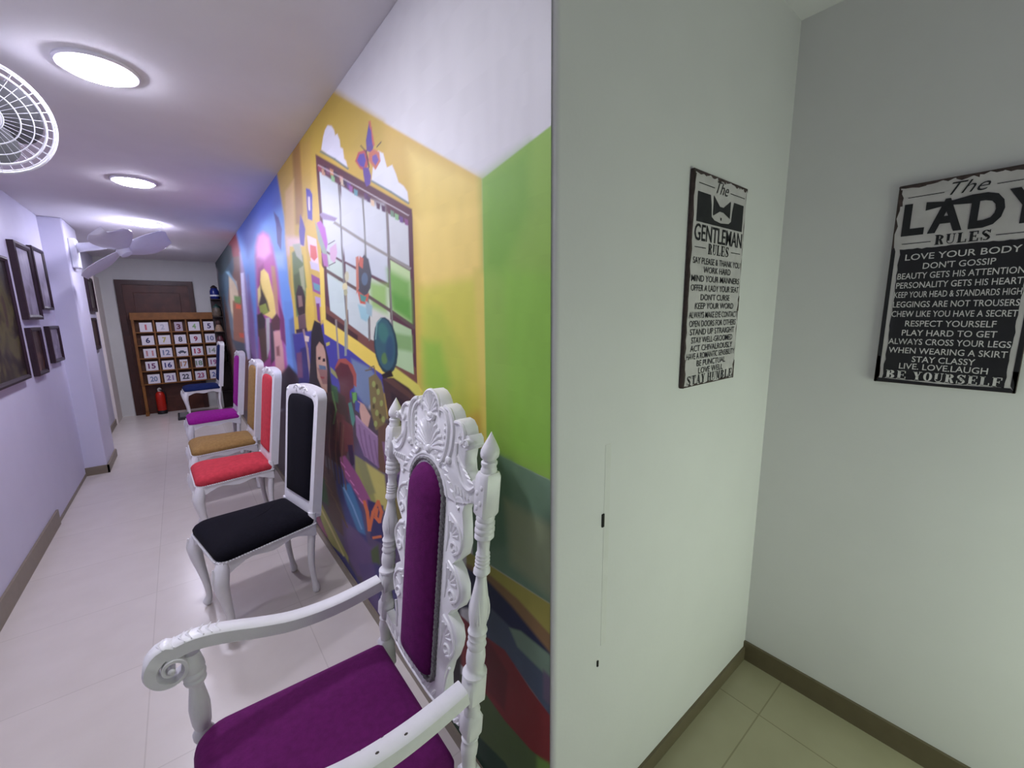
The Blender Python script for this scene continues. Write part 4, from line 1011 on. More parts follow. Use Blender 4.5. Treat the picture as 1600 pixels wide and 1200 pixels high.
    for s in (-1, 1):
        m = MB()
        lx = 0.255 * s
        sqblock(m, lx, [(0.315, 0.02), (0.322, 0.026), (0.415, 0.026), (0.424, 0.018)], lambda z: (0, 0.478))
        m.lathe([(0.0, 0.02), (0.02, 0.027), (0.045, 0.027), (0.06, 0.016), (0.075, 0.023), (0.09, 0.017), (0.15, 0.025), (0.21, 0.028), (0.26, 0.02), (0.275, 0.026), (0.29, 0.018), (0.31, 0.024), (0.325, 0.02)], lx, 0.478, 18)
        m.build('front_leg', WHITE, t)
        m = MB()
        ax, ay = 0.264 * s, 0.486
        m.lathe([(0.418, 0.014), (0.425, 0.023), (0.44, 0.024), (0.452, 0.017), (0.47, 0.021), (0.49, 0.0225), (0.515, 0.0235), (0.54, 0.0205), (0.562, 0.0175), (0.578, 0.0155), (0.586, 0.018), (0.59, 0.0225), (0.597, 0.0245), (0.603, 0.0215), (0.608, 0.0245), (0.616, 0.0255), (0.622, 0.0222), (0.628, 0.0248), (0.640, 0.0235), (0.66, 0.019), (0.672, 0.018)], ax, ay, 22)
        m.build('arm_support', WHITE, t)
        # arm: one sweep from the rear block to the scroll
        path = [(0.006, 0.655), (0.06, 0.647), (0.13, 0.640), (0.20, 0.640), (0.27, 0.648), (0.34, 0.667), (0.40, 0.687), (0.445, 0.699), (0.485, 0.703), (0.520, 0.697)]
        pts = [(v.x, v.y) for v in smoothpath([(a, c, 0) for a, c in path], 5)]
        th = [0.020] * len(pts)
        sc_c = (0.525, 0.657)
        for k in range(1, 44):
            u = k / 43
            a = PI / 2 + 0.08 - 2 * PI * 1.6 * u
            r = 0.042 * (1 - u) ** 0.9 + 0.006
            pts.append((sc_c[0] + r * math.cos(a) * 0.95, sc_c[1] + r * math.sin(a)))
            th.append(0.0165 * (1 - min(1, u * 3)) + 0.0058 - 0.002 * u)
        rings = []
        n = len(pts)
        for i, (y, z) in enumerate(pts):
            tx, tz = pts[min(i + 1, n - 1)][0] - pts[max(i - 1, 0)][0], pts[min(i + 1, n - 1)][1] - pts[max(i - 1, 0)][1]
            L = math.hypot(tx, tz)
            nx, nz = -tz / L, tx / L
            f = min(1, i / 45)
            ctr = s * (0.253 + 0.012 * f)
            hw = 0.0215 + 0.002 * math.sin(PI * f)
            if i > 48:
                hw += 0.004
            h = th[i]
            q = 0.25
            rings.append([(ctr + hw * a, y + nx * h * c, z + nz * h * c) for a, c in ((1, -1 + q), (1, 1 - q), (1 - q, 1), (-1 + q, 1), (-1, 1 - q), (-1, -1 + q), (-1 + q, -1), (1 - q, -1))])
        m = MB()
        m.loft(rings)
        # notches carved along the top of the front bend
        for k in range(8):
            y, z = pts[33 + int(k * 2.4)][0], pts[33 + int(k * 2.4)][1]
            m.tube([(s * 0.265 - 0.022, y - 0.006, z + th[33] - 0.001), (s * 0.265, y + 0.004, z + th[33] + 0.0015), (s * 0.265 + 0.022, y - 0.006, z + th[33] - 0.001)], [0.0015, 0.003, 0.0015], 5)
        arm = m.build('arm', WHITE, t, angle=45)
        for s2 in (-1, 1):
            m = MB()
            m.ball((s * 0.265 + s2 * 0.024, sc_c[0], sc_c[1]), 0.008, 10, 0.7, 1, 1)
            m.build('scroll_eye', WHITE, arm)
        if s < 0:
            for (dx, y, zz, r) in ((0.018, 0.11, 0.6565, 0.003), (0.018, 0.19, 0.6565, 0.0035), (0.018, 0.235, 0.660, 0.0025), (0.018, 0.06, 0.663, 0.002), (-0.006, 0.21, 0.6605, 0.0028), (-0.006, 0.15, 0.659, 0.0028)):
                m = MB()
                m.ball((s * 0.257 + dx, y, zz), r, 6, 1.0, 1.6, 0.8)
                ch = m.build('paint_chip', CHIP, arm)
                ch['label'] = 'small chip in the white paint'
    return t


build_armchair()


# ------------------------------------------------------------------ side chairs
CH_TOP = 1.12


def crk(z):
    return -0.085 * (z - 0.44) / 0.68 if z > 0.44 else -0.03 * ((0.44 - z) / 0.44) ** 1.5


def rrect(w0, w1, z0, z1, r, n=7, crown=0.0):
    """outline of the back: half width w0 at z0, w1 at z1, rounded top corners, slightly arched top"""
    pts = []
    for k in range(n + 1):
        a = PI / 2 * k / n
        pts.append((w1 - r + r * math.cos(a), z1 - r + r * math.sin(a)))
    for k in range(1, 12):
        u = 1 - 2 * k / 12
        x = (w1 - r) * u
        pts.append((x, z1 + crown * (1 - u * u)))
    for k in range(n + 1):
        a = PI / 2 + PI / 2 * k / n
        pts.append((-w1 + r + r * math.cos(a), z1 - r + r * math.sin(a)))
    for k in range(1, 10):
        u = k / 10
        pts.append((-w1 + (w1 - w0) * u, z1 - r + (z0 - z1 + r) * u))
    for k in range(11):
        u = -1 + 2 * k / 10
        pts.append((w0 * u, z0))
    for k in range(1, 10):
        u = k / 10
        pts.append((w0 + (w1 - w0) * u, z0 + (z1 - r - z0) * u))
    return pts


def make_side_chair(label, fabric):
    t = thing('side_chair', label, 'chair', group='white upholstered side chairs along the mural')
    B = lambda x, z, d: (x, crk(z) + d, z)
    outer = rrect(0.178, 0.199, 0.44, CH_TOP, 0.055, crown=0.012)
    inner = rrect(0.140, 0.157, 0.525, CH_TOP - 0.046, 0.045, crown=0.008)
    m = MB()
    n = len(outer)
    mid = [((a[0] * 0.45 + c[0] * 0.55), (a[1] * 0.45 + c[1] * 0.55)) for a, c in zip(outer, inner)]
    rings = [[B(x, z, -0.034) for x, z in inner], [B(x, z, -0.036) for x, z in outer], [B(x, z, 0.012) for x, z in outer], [B(x, z, 0.020) for x, z in mid], [B(x, z, 0.012) for x, z in inner], [B(x, z, -0.034) for x, z in inner]]
    m.loft(rings, cap=False)
    m.build('back_frame', WHITE, t, angle=60)
    m = MB()
    # little carved ornament on the top rail
    for s in (-1, 1):
        m.tube([B(s * x, z, 0.017) for x, z in p2([(0.0, 1.112), (0.02, 1.126), (0.045, 1.130), (0.07, 1.122), (0.085, 1.108)])], [0.008] * 6 + [0.007] * 6 + [0.006] * 6 + [0.005] * 3, 7)
        m.tube([B(s * x, z, 0.02) for x, z in spiral(0.05, 1.108, 0.013, 0.003, 0.5, 1.1, 12)], 0.004, 6)
    m.ball(B(0, 1.122, 0.018), 0.014, 8, 1.1, 0.8, 1.1)
    m.build('crest_carving', WHITE, t)
    for s in (-1, 1):
        m = MB()
        m.ball(B(s * 0.165, 1.095, 0.012), 0.013, 8, 1.2, 0.8, 1)
        m.build('corner_carving', WHITE, t)
    m = MB()
    rings = [[B(x, z, -0.030) for x, z in inner], [B(x, z, 0.010) for x, z in inner]]
    cx, cz = 0, 0.80
    for f, h in ((0.97, 0.018), (0.90, 0.024), (0.75, 0.029), (0.5, 0.032), (0.2, 0.033)):
        rings.append([B(x * f, cz + (z - cz) * (1 - (1 - f) * 0.35), h) for x, z in inner])
    m.loft(rings)
    m.build('back_cushion', fabric, t, angle=80)
    # seat
    def so(ins, n=6, front=0.0):
        xb, xf, yb_, yf = 0.183 - ins, 0.222 - ins, 0.0 + ins, 0.450 - ins
        rb, rf = 0.02, max(0.05 - ins * 0.2, 0.012)
        pts = []
        for (cx_, cy, r, a0) in ((xf - rf, yf - rf, rf, 0), (-xf + rf, yf - rf, rf, PI / 2), (-xb + rb, yb_ + rb, rb, PI), (xb - rb, yb_ + rb, rb, 1.5 * PI)):
            for k in range(n + 1):
                a = a0 + PI / 2 * k / n
                pts.append((cx_ + r * math.cos(a), cy + r * math.sin(a)))
        return pts
    m = MB()
    m.loft([[(x, y, z) for x, y in so(i)] for z, i in ((0.408, 0.004), (0.420, -0.003), (0.437, -0.004), (0.452, 0.004), (0.464, 0.018), (0.473, 0.038), (0.481, 0.07), (0.486, 0.11), (0.488, 0.165))])
    m.build('seat_cushion', fabric, t, angle=80)
    # apron: four curved rails
    m = MB()
    def rail(p, q, dip, dep=0.022):
        p, q = Vector(p), Vector(q)
        dr = (q - p).normalized()
        nn = Vector((dr.y, -dr.x))
        rings = []
        for k in range(15):
            u = k / 14
            c = p.lerp(q, u)
            zb = 0.345 + dip * math.sin(PI * u) - 0.012 * math.cos(4 * PI * u) + 0.012
            a = c + nn * 0.004
            d_ = c - nn * dep
            rings.append([(a.x, a.y, zb), (a.x, a.y, 0.412), (d_.x, d_.y, 0.412), (d_.x, d_.y, zb)])
        m.loft(rings)
    rail((0.216, 0.445), (-0.216, 0.445), 0.024)
    rail((0.181, 0.0), (0.220, 0.435), 0.022)
    rail((-0.220, 0.435), (-0.181, 0.0), 0.022)
    rail((-0.18, 0.004), (0.18, 0.004), 0.01)
    m.build('seat_frame', WHITE, t, angle=50)
    # gimp nails along the seat edge
    m = MB()
    o_ = so(-0.006)
    for i in range(len(o_)):
        a, c = Vector(o_[i]), Vector(o_[(i + 1) % len(o_)])
        k = max(1, int((c - a).length / 0.012))
        for j in range(k):
            p = a.lerp(c, j / k)
            m.ball((p.x, p.y, 0.411), 0.0055, 5)
    m.build('edge_braid', WHITE, t)
    for s in (-1, 1):
        m = MB()
        pts = smoothpath([(0.203 * s, 0.430, 0.40), (0.210 * s, 0.440, 0.355), (0.214 * s, 0.447, 0.30), (0.206 * s, 0.437, 0.22), (0.195 * s, 0.425, 0.13), (0.190 * s, 0.421, 0.06), (0.196 * s, 0.430, 0.025), (0.202 * s, 0.437, 0.010)], 4)
        rr = [0.026, 0.028, 0.030, 0.031, 0.032, 0.033, 0.033, 0.032, 0.031, 0.029, 0.027, 0.025, 0.0225, 0.021, 0.0195, 0.018, 0.0165, 0.0155, 0.0148, 0.0142, 0.014, 0.0145, 0.0165, 0.0185, 0.020, 0.0215, 0.021, 0.018, 0.010]
        m.tube(pts, rr[:len(pts)] + [0.010] * max(0, len(pts) - len(rr)), 12)
        m.tube([(0.210 * s, 0.470, 0.39), (0.219 * s, 0.474, 0.34), (0.216 * s, 0.470, 0.30), (0.207 * s, 0.458, 0.25)], [0.004, 0.009, 0.008, 0.002], 7)
        m.build('front_leg', WHITE, t)
        m = MB()
        pts = smoothpath([(0.163 * s, 0.002, 0.47), (0.165 * s, 0.010, 0.40), (0.160 * s, 0.022, 0.30), (0.153 * s, 0.028, 0.18), (0.147 * s, 0.020, 0.08), (0.146 * s, 0.014, 0.03), (0.146 * s, 0.012, 0.004)], 4)
        rr = [0.021] * 6 + [0.0205, 0.02, 0.0195, 0.019, 0.018, 0.017, 0.016, 0.015, 0.0145, 0.014, 0.014, 0.0145, 0.0155, 0.017, 0.0185, 0.019, 0.019, 0.018, 0.015]
        m.tube(pts, rr[:len(pts)] + [0.014] * max(0, len(pts) - len(rr)), 10)
        m.build('rear_leg', WHITE, t)
    return t


proto = make_side_chair('white side chair with black seat and back, just behind the plum armchair', BLACK_F)
for i, (yw, X, Y, fab, lab) in enumerate((
        (11, 0.418, 2.45, None, None),
        (2.5, 0.415, 3.51, RED_F, 'white side chair with bright red seat, second behind the armchair'),
        (2, 0.415, 4.29, OCHRE_F, 'white side chair with mustard brown seat, between the red and the magenta chairs'),
        (2, 0.415, 5.53, MAG_F, 'white side chair with bright magenta seat, next to last in the row'),
        (3, 0.405, 8.02, NAVY_F, 'white side chair with navy blue seat, farthest, in front of the number rack'))):
    c = proto if i == 0 else copy_tree(proto)
    c.location = (X, Y, 0)
    c.rotation_euler = (0, 0, PI / 2 + math.radians(yw))
    if fab:
        c['label'] = lab
        for ch in children(c):
            if ch.name.split('.')[0] in ('seat_cushion', 'back_cushion'):
                ch.data = ch.data.copy()
                ch.data.materials[0] = fab


# ------------------------------------------------------------------ lettering
def text_into(mb, s, cx, cz, width, height, y, bold=0.0, shear=0.0, th=0.0006):
    """adds the words as thin raised letters, centred at (cx, cz) and fitted to width x height, facing -y"""
    cu = bpy.data.curves.new('lettering', 'FONT')
    cu.body = s
    cu.align_x = 'CENTER'
    cu.offset = bold
    cu.shear = shear
    cu.resolution_u = 3
    o = bpy.data.objects.new('lettering', cu)
    COL.objects.link(o)
    dg = bpy.context.evaluated_depsgraph_get()
    ev = o.evaluated_get(dg)
    me = ev.to_mesh()
    vs = [v.co.copy() for v in me.vertices]
    fs = [tuple(p.vertices) for p in me.polygons]
    ev.to_mesh_clear()
    bpy.data.objects.remove(o)
    bpy.data.curves.remove(cu)
    x0, x1 = min(v.x for v in vs), max(v.x for v in vs)
    z0, z1 = min(v.y for v in vs), max(v.y for v in vs)
    kx, kz = width / (x1 - x0), height / (z1 - z0)
    mb.add([(cx + (v.x - (x0 + x1) / 2) * kx, y - th, cz + (v.y - (z0 + z1) / 2) * kz) for v in vs], fs)


def half_ring(cx, cz, rx, rz, ix, iz, a0, a1, n=9):
    o_ = [(cx + rx * math.cos(a0 + (a1 - a0) * k / n), cz + rz * math.sin(a0 + (a1 - a0) * k / n)) for k in range(n + 1)]
    i_ = [(cx + ix * math.cos(a0 + (a1 - a0) * k / n), cz + iz * math.sin(a0 + (a1 - a0) * k / n)) for k in range(n + 1)]
    return [[o_[k], o_[k + 1], i_[k + 1], i_[k]] for k in range(n)]


def rc(x0, x1, z0, z1):
    return [[(x0, z0), (x1, z0), (x1, z1), (x0, z1)]]


def fat_letter(c):
    """heavy slab poster capital in a unit square, as small quads"""
    H = PI / 2
    st = rc(0.10, 0.42, 0, 1)
    top, bot = rc(0.0, 0.52, 0.93, 1), rc(0.0, 0.52, 0, 0.07)
    if c == 'L':
        return st + top + rc(0.0, 0.95, 0, 0.08) + rc(0.84, 0.95, 0, 0.32)
    if c == 'E':
        return st + rc(0.0, 0.92, 0.92, 1) + rc(0.0, 0.95, 0, 0.08) + rc(0.42, 0.7, 0.46, 0.54) + rc(0.8, 0.92, 0.7, 1) + rc(0.84, 0.95, 0, 0.3) + rc(0.64, 0.72, 0.36, 0.64)
    if c == 'F':
        return st + rc(0.0, 0.92, 0.92, 1) + bot + rc(0.42, 0.7, 0.46, 0.54) + rc(0.8, 0.92, 0.7, 1) + rc(0.64, 0.72, 0.36, 0.64)
    if c == 'T':
        return rc(0.34, 0.66, 0, 1) + rc(0.02, 0.98, 0.92, 1) + rc(0.22, 0.78, 0, 0.07) + rc(0.02, 0.12, 0.66, 1) + rc(0.88, 0.98, 0.66, 1)
    if c == 'R':
        return st + top + bot + half_ring(0.42, 0.74, 0.48, 0.26, 0.16, 0.19, -H, H) + [[(0.46, 0.5), (0.70, 0.5), (0.98, 0), (0.66, 0)]]
    if c == 'B':
        return st + top + bot + half_ring(0.42, 0.76, 0.46, 0.24, 0.15, 0.17, -H, H) + half_ring(0.42, 0.27, 0.53, 0.27, 0.18, 0.20, -H, H)
    if c == 'U':
        return rc(0.10, 0.40, 0.3, 1) + rc(0.78, 0.87, 0.3, 1) + rc(0.0, 0.5, 0.93, 1) + rc(0.66, 0.99, 0.93, 1) + half_ring(0.485, 0.32, 0.385, 0.32, 0.29, 0.25, PI, 2 * PI)
    if c == 'S':
        return half_ring(0.48, 0.74, 0.40, 0.26, 0.16, 0.19, 0.25, 1.45 * PI) + half_ring(0.5, 0.26, 0.42, 0.26, 0.16, 0.19, -0.75 * PI, H) + rc(0.80, 0.90, 0.68, 1) + rc(0.06, 0.16, 0, 0.32) + [[(0.2, 0.56), (0.45, 0.72), (0.8, 0.44), (0.55, 0.28)]]
    if c == 'A':
        return [[(0.12, 0), (0.20, 0), (0.52, 1), (0.44, 1)], [(0.40, 1), (0.62, 1), (0.92, 0), (0.58, 0)]] + rc(0.22, 0.7, 0.28, 0.35) + rc(0.0, 0.32, 0, 0.07) + rc(0.5, 1, 0, 0.07)
    if c == 'Y':
        return [[(0.05, 1), (0.40, 1), (0.66, 0.42), (0.34, 0.42)], [(0.76, 1), (0.86, 1), (0.62, 0.42), (0.54, 0.42)]] + rc(0.34, 0.66, 0, 0.45) + rc(0, 0.48, 0.93, 1) + rc(0.64, 1, 0.93, 1) + rc(0.24, 0.76, 0, 0.07)
    if c == 'H':
        return rc(0.08, 0.36, 0, 1) + rc(0.64, 0.92, 0, 1) + rc(0.3, 0.7, 0.46, 0.54) + rc(0, 0.44, 0.93, 1) + rc(0.56, 1, 0.93, 1) + rc(0, 0.44, 0, 0.07) + rc(0.56, 1, 0, 0.07)
    if c == 'M':
        return rc(0.08, 0.15, 0, 1) + rc(0.68, 0.93, 0, 1) + [[(0.05, 1), (0.32, 1), (0.56, 0.1), (0.42, 0.1)], [(0.70, 1), (0.78, 1), (0.54, 0.1), (0.46, 0.1)]] + rc(0, 0.26, 0, 0.07) + rc(0.6, 1, 0, 0.07) + rc(0.68, 1, 0.93, 1) + rc(0, 0.3, 0.93, 1)
    if c == 'O':
        return half_ring(0.5, 0.5, 0.48, 0.5, 0.18, 0.43, 0, 2 * PI, 18)
    return []


def fat_text(mb, s, cx, cz, width, height, y, split=False):
    n = len(s)
    cw = width / n
    for i, c in enumerate(s):
        for q in fat_letter(c):
            pts = [(cx - width / 2 + cw * (i + 0.07 + 0.86 * p[0]), y, cz - height / 2 + height * p[1]) for p in q]
            mb.add(pts, [tuple(range(len(pts)))])


def flat(mb, pts, y):
    mb.add([(x, y, z) for x, z in pts], [tuple(range(len(pts)))])


SW, SH, ST = 0.332, 0.612, 0.012


def sign(name, label, loc, rz, black):
    t = thing(name, label, 'sign', loc, rz, 'tin rule signs in the alcove')
    m = MB(); m.box(-SW / 2, SW / 2, -ST, -0.001, 0, SH)
    m.build('panel', RUST, t, smooth=False, bevel=0.002)
    rnd = random.Random(5 if black else 9)
    # pale painted field with ragged worn edges
    def ragged(x0, x1, z0, z1, amp):
        pts = []
        N = 26
        for k in range(N): pts.append((x0 + (x1 - x0) * k / N, z0 + rnd.random() * amp))
        for k in range(N): pts.append((x1 - rnd.random() * amp, z0 + (z1 - z0) * k / N))
        for k in range(N): pts.append((x1 - (x1 - x0) * k / N, z1 - rnd.random() * amp))
        for k in range(N): pts.append((x0 + rnd.random() * amp, z1 - (z1 - z0) * k / N))
        return pts
    m = MB()
    flat(m, ragged(-SW / 2 + 0.003, SW / 2 - 0.003, 0.003, SH - 0.003, 0.007), -ST - 0.0006)
    m.build('painted_field', SIGN_G, t, smooth=False)
    Z = lambda f: SH * (1 - f)
    yy = -ST - 0.0014
    def patch(pts):
        m = MB()
        flat(m, pts, yy)
        o = m.build('worn_patch', RUST, t, smooth=False)
        o['label'] = 'rusty worn patch along the edge'
    for (a, c) in ((-0.5, -0.3), (-0.1, 0.05), (0.2, 0.34), (0.42, 0.5)):
        patch([(SW * a, SH - 0.002), (SW * c, SH - 0.002)] + [(SW * (c + (a - c) * q / 4), SH - 0.006 - rnd.random() * 0.009) for q in range(5)])
    for (sx, f0, f1) in ((-1, 0.02, 0.10), (1, 0.55, 0.63), (-1, 0.86, 1.0), (1, 0.9, 1.0)):
        patch([(sx * (SW / 2 - 0.002), Z(f0)), (sx * (SW / 2 - 0.002), Z(f1))] + [(sx * (SW / 2 - 0.004 - rnd.random() * 0.011), Z(f1 + (f0 - f1) * q / 4)) for q in range(5)])
    if not black:
        m = MB()
        text_into(m, 'The', 0, Z(0.048), 0.075, 0.034, yy, -0.005, 0.45)
        m.build('script_lettering', INK, t, smooth=False)
        for x0, x1, f in ((-0.14, -0.05, 0.057), (0.05, 0.15, 0.057), (-0.145, -0.08, 0.336), (0.08, 0.145, 0.336)):
            m = MB()
            flat(m, [(x0, Z(f)), (x1, Z(f)), (x1, Z(f - 0.0037)), (x0, Z(f - 0.0037))], yy)
            m.build('rule_stroke', INK, t, smooth=False)
        m = MB()
        text_into(m, 'GENTLEMAN', 0.0, Z(0.268), 0.300, 0.046, yy, 0.010)
        m.build('title_lettering', INK, t, smooth=False)
        m = MB()
        zt, zb = Z(0.085), Z(0.222)
        flat(m, [(-0.143, zt - 0.004), (-0.070, zt - 0.004), (-0.062, zt - 0.03), (-0.058, zb + 0.022), (-0.040, zb + 0.014), (0.0, zb + 0.010), (0.0, zb), (-0.143, zb)], yy)
        flat(m, [(0.145, zt - 0.004), (0.145, zb), (0.0, zb), (0.0, zb + 0.010), (0.050, zb + 0.014), (0.066, zb + 0.022), (0.070, zt - 0.03), (0.078, zt - 0.004)], yy)
        flat(m, [(-0.052, zt - 0.002), (-0.012, zt - 0.028), (0.012, zt - 0.028), (0.056, zt - 0.004), (0.056, zt - 0.055), (0.012, zt - 0.042), (-0.012, zt - 0.042), (-0.050, zt - 0.058)], yy - 0.0003)
        flat(m, [(-0.004, zb + 0.026), (0.004, zb + 0.026), (0.004, zb + 0.018), (-0.004, zb + 0.018)], yy)
        m.build('bow_tie_emblem', INK, t, smooth=False)
        m = MB()
        fat_text(m, 'RULES', 0, Z(0.335), 0.135, 0.030, yy)
        m.build('rules_lettering', INK, t, smooth=False)
        m = MB()
        for s_, f, wd in (('SAY PLEASE & THANK YOU', .394, .90), ('WORK HARD', .434, .52), ('MIND YOUR MANNERS', .476, .92), ('OFFER A LADY YOUR SEAT', .520, .92), ("DON'T CURSE", .563, .56), ('KEEP YOUR WORD', .605, .74),
                          ('ALWAYS MAKE EYE CONTACT', .648, .93), ('OPEN DOORS FOR OTHERS', .690, .90), ('STAND UP STRAIGHT', .730, .86), ('STAY WELL-GROOMED', .770, .80), ('ACT CHIVALROUSLY', .810, .82), ('HAVE A ROMANTIC SENSIBILITY', .848, .94), ('BE PUNCTUAL', .886, .56), ('LOVE WELL', .924, .48)):
            text_into(m, s_, 0, Z(f), SW * wd, 0.0185, yy, 0.005)
        m.build('rule_lines', INK, t, smooth=False)
        m = MB()
        fat_text(m, 'STAY', -0.09, Z(0.966), 0.115, 0.027, yy)
        fat_text(m, 'HUMBLE', 0.066, Z(0.966), 0.175, 0.027, yy)
        m.build('closing_lettering', INK, t, smooth=False)
    else:
        m = MB()
        flat(m, ragged(-SW / 2 + 0.022, SW / 2 - 0.022, 0.012, Z(0.312), 0.004), yy)
        flat(m, [(-SW / 2 + 0.002, 0.0), (-SW / 2 + 0.013, 0.02), (-SW / 2 + 0.012, Z(0.32)), (-SW / 2 + 0.008, Z(0.30)), (-SW / 2 + 0.002, Z(0.31))], yy)
        flat(m, [(SW / 2 - 0.002, 0.0), (SW / 2 - 0.002, Z(0.31)), (SW / 2 - 0.008, Z(0.30)), (SW / 2 - 0.012, Z(0.32)), (SW / 2 - 0.013, 0.02)], yy)
        flat(m, [(-SW / 2 + 0.002, 0.002), (SW / 2 - 0.002, 0.002), (SW / 2 - 0.012, 0.014), (0, 0.009), (-SW / 2 + 0.012, 0.014)], yy)
        m.build('black_field', SIGN_K, t, smooth=False)
        m = MB()
        text_into(m, 'The', 0, Z(0.054), 0.085, 0.034, yy, -0.005, 0.45)
        m.build('script_lettering', INK, t, smooth=False)
        for x0, x1, f in ((-0.14, -0.055, 0.066), (0.055, 0.14, 0.066), (-0.14, -0.07, 0.289), (0.07, 0.14, 0.289)):
            m = MB()
            flat(m, [(x0, Z(f)), (x1, Z(f)), (x1, Z(f - 0.0033)), (x0, Z(f - 0.0033))], yy)
            m.build('rule_stroke', INK, t, smooth=False)
        m = MB()
        for c_, x_, w2 in (('L', -0.118, 0.055), ('A', -0.043, 0.078), ('D', 0.044, 0.070), ('Y', 0.120, 0.076)):
            text_into(m, c_, x_, Z(0.172), w2, 0.094, yy, 0.04)
        m.build('title_lettering', INK, t, smooth=False)
        m = MB()
        zz = Z(0.118)
        flat(m, [(-0.043 - 0.050, zz + 0.012), (-0.043 - 0.012, zz + 0.007), (-0.043 + 0.012, zz + 0.007), (-0.043 + 0.052, zz + 0.014), (-0.043 + 0.054, zz - 0.010), (-0.043 + 0.012, zz - 0.006), (-0.043 - 0.012, zz - 0.006), (-0.043 - 0.050, zz - 0.012)], yy - 0.0008)
        m.build('bow_emblem', INK, t, smooth=False)
        m = MB()
        fat_text(m, 'RULES', 0, Z(0.283), 0.125, 0.028, yy)
        m.build('rules_lettering', INK, t, smooth=False)
        m = MB()
        for s_, f, wd in (('LOVE YOUR BODY', .355, .76), ("DON'T GOSSIP", .402, .48), ('BEAUTY GETS HIS ATTENTION', .448, .84), ('PERSONALITY GETS HIS HEART', .494, .84), ('KEEP YOUR HEAD & STANDARDS HIGH', .541, .85), ('LEGGINGS ARE NOT TROUSERS', .590, .85),
                          ('CHEW LIKE YOU HAVE A SECRET', .638, .85), ('RESPECT YOURSELF', .687, .62), ('PLAY HARD TO GET', .734, .65), ('ALWAYS CROSS YOUR LEGS', .779, .84), ('WHEN WEARING A SKIRT', .825, .82), ('STAY CLASSY', .868, .44), ('LIVE. LOVE.LAUGH', .906, .62)):
            text_into(m, s_, 0, Z(f), SW * wd, 0.0185, yy - 0.0008, 0.008)
        m.build('rule_lines', PALE, t, smooth=False)
        m = MB()
        fat_text(m, 'BE', -0.108, Z(0.953), 0.058, 0.027, yy - 0.0012)
        fat_text(m, 'YOURSELF', 0.036, Z(0.953), 0.205, 0.027, yy - 0.0012)
        m.build('closing_lettering', PALE, t, smooth=False)
    return t


sign('gentleman_sign', 'tall grey tin sign headed GENTLEMAN RULES with a bow tie, left of the corner', (1.271, YG, 1.281), 0, False).scale = (0.969, 1, 0.969)
sign('lady_sign', 'black and grey tin sign headed LADY RULES, right of the corner', (XR, 0.159, 1.267), -PI / 2, True).scale = (0.90, 1, 0.979)


# ------------------------------------------------------------------ pictures on the left wall
def picture_mat(name, cols, scale):
    m = bpy.data.materials.new(name)
    m.use_nodes = True
    nt = m.node_tree
    bs = nt.nodes['Principled BSDF']
    tc = nt.nodes.new('ShaderNodeTexCoord')
    nz = nt.nodes.new('ShaderNodeTexNoise')
    nz.inputs['Scale'].default_value = scale
    nz.inputs['Detail'].default_value = 5
    nz.inputs['Distortion'].default_value = 0.8
    nt.links.new(tc.outputs['Object'], nz.inputs['Vector'])
    rp = nt.nodes.new('ShaderNodeValToRGB')
    el = rp.color_ramp.elements
    for i, c in enumerate(cols):
        pos = 0.3 + 0.4 * i / (len(cols) - 1)
        e = el[i] if i < 2 else el.new(pos)
        e.position = pos
        e.color = lin(c) + (1,)
    nt.links.new(nz.outputs[0], rp.inputs[0])
    nt.links.new(rp.outputs[0], bs.inputs['Base Color'])
    bs.inputs['Roughness'].default_value = 0.35
    return m


def picture(label, y0, y1, z0, z1, cols, scale, fw, depth=0.03, matw=0.0, roll=0.0):
    t = thing('picture', label, 'picture', (XL, (y0 + y1) / 2, (z0 + z1) / 2), PI / 2, 'framed pictures on the left wall')
    t.rotation_euler = (0, roll, PI / 2)
    hw, hh = (y1 - y0) / 2, (z1 - z0) / 2
    m = MB()
    rings = []
    for (i, d_) in ((0, -0.001), (0, -depth), (fw * 0.5, -depth - 0.004), (fw, -depth + 0.006), (fw, -0.001)):
        rings.append([(-hw + i, d_, -hh + i), (hw - i, d_, -hh + i), (hw - i, d_, hh - i), (-hw + i, d_, hh - i)])
    m.loft(rings, cap=False)
    m.build('frame', FRAME_D, t, smooth=False)
    if matw:
        m = MB(); m.box(-hw + fw * 0.8, hw - fw * 0.8, -depth * 0.55, -0.002, -hh + fw * 0.8, hh - fw * 0.8)
        m.build('mat_board', mat('picture_mat_board', (205, 200, 205), 0.7, 0.03), t, smooth=False)
    k = fw + matw
    m = MB(); m.box(-hw + k * 0.9, hw - k * 0.9, -depth * 0.62, -0.003, -hh + k * 0.9, hh - k * 0.9)
    m.build('print', picture_mat('print_' + cols[0], cols[1], scale), t, smooth=False)


picture('large dark landscape painting at the left edge of the view', 3.25, 4.27, 1.11, 1.91, ('landscape', ((22, 18, 20), (44, 34, 28), (84, 80, 44), (60, 44, 40))), 5, 0.03, 0.035)
picture('dark framed grey picture in the upper row, next to the large painting', 4.50, 4.93, 1.505, 2.055, ('misty', ((150, 145, 160), (185, 180, 195), (120, 112, 128))), 4, 0.035, 0.035)
picture('dark framed pale picture in the upper row, nearer the pillar', 5.02, 5.40, 1.585, 2.085, ('pale', ((165, 158, 170), (190, 184, 196), (140, 130, 140))), 5, 0.028, 0.03)
picture('small very dark picture in the lower row, beside the large painting', 4.50, 4.81, 1.095, 1.447, ('night', ((28, 18, 24), (60, 36, 34), (120, 86, 66))), 7, 0.03, 0.03)
picture('small grey picture in the lower row, nearer the pillar', 5.06, 5.44, 1.145, 1.45, ('sketch', ((150, 140, 155), (110, 100, 115), (175, 168, 180))), 9, 0.028, 0.03)
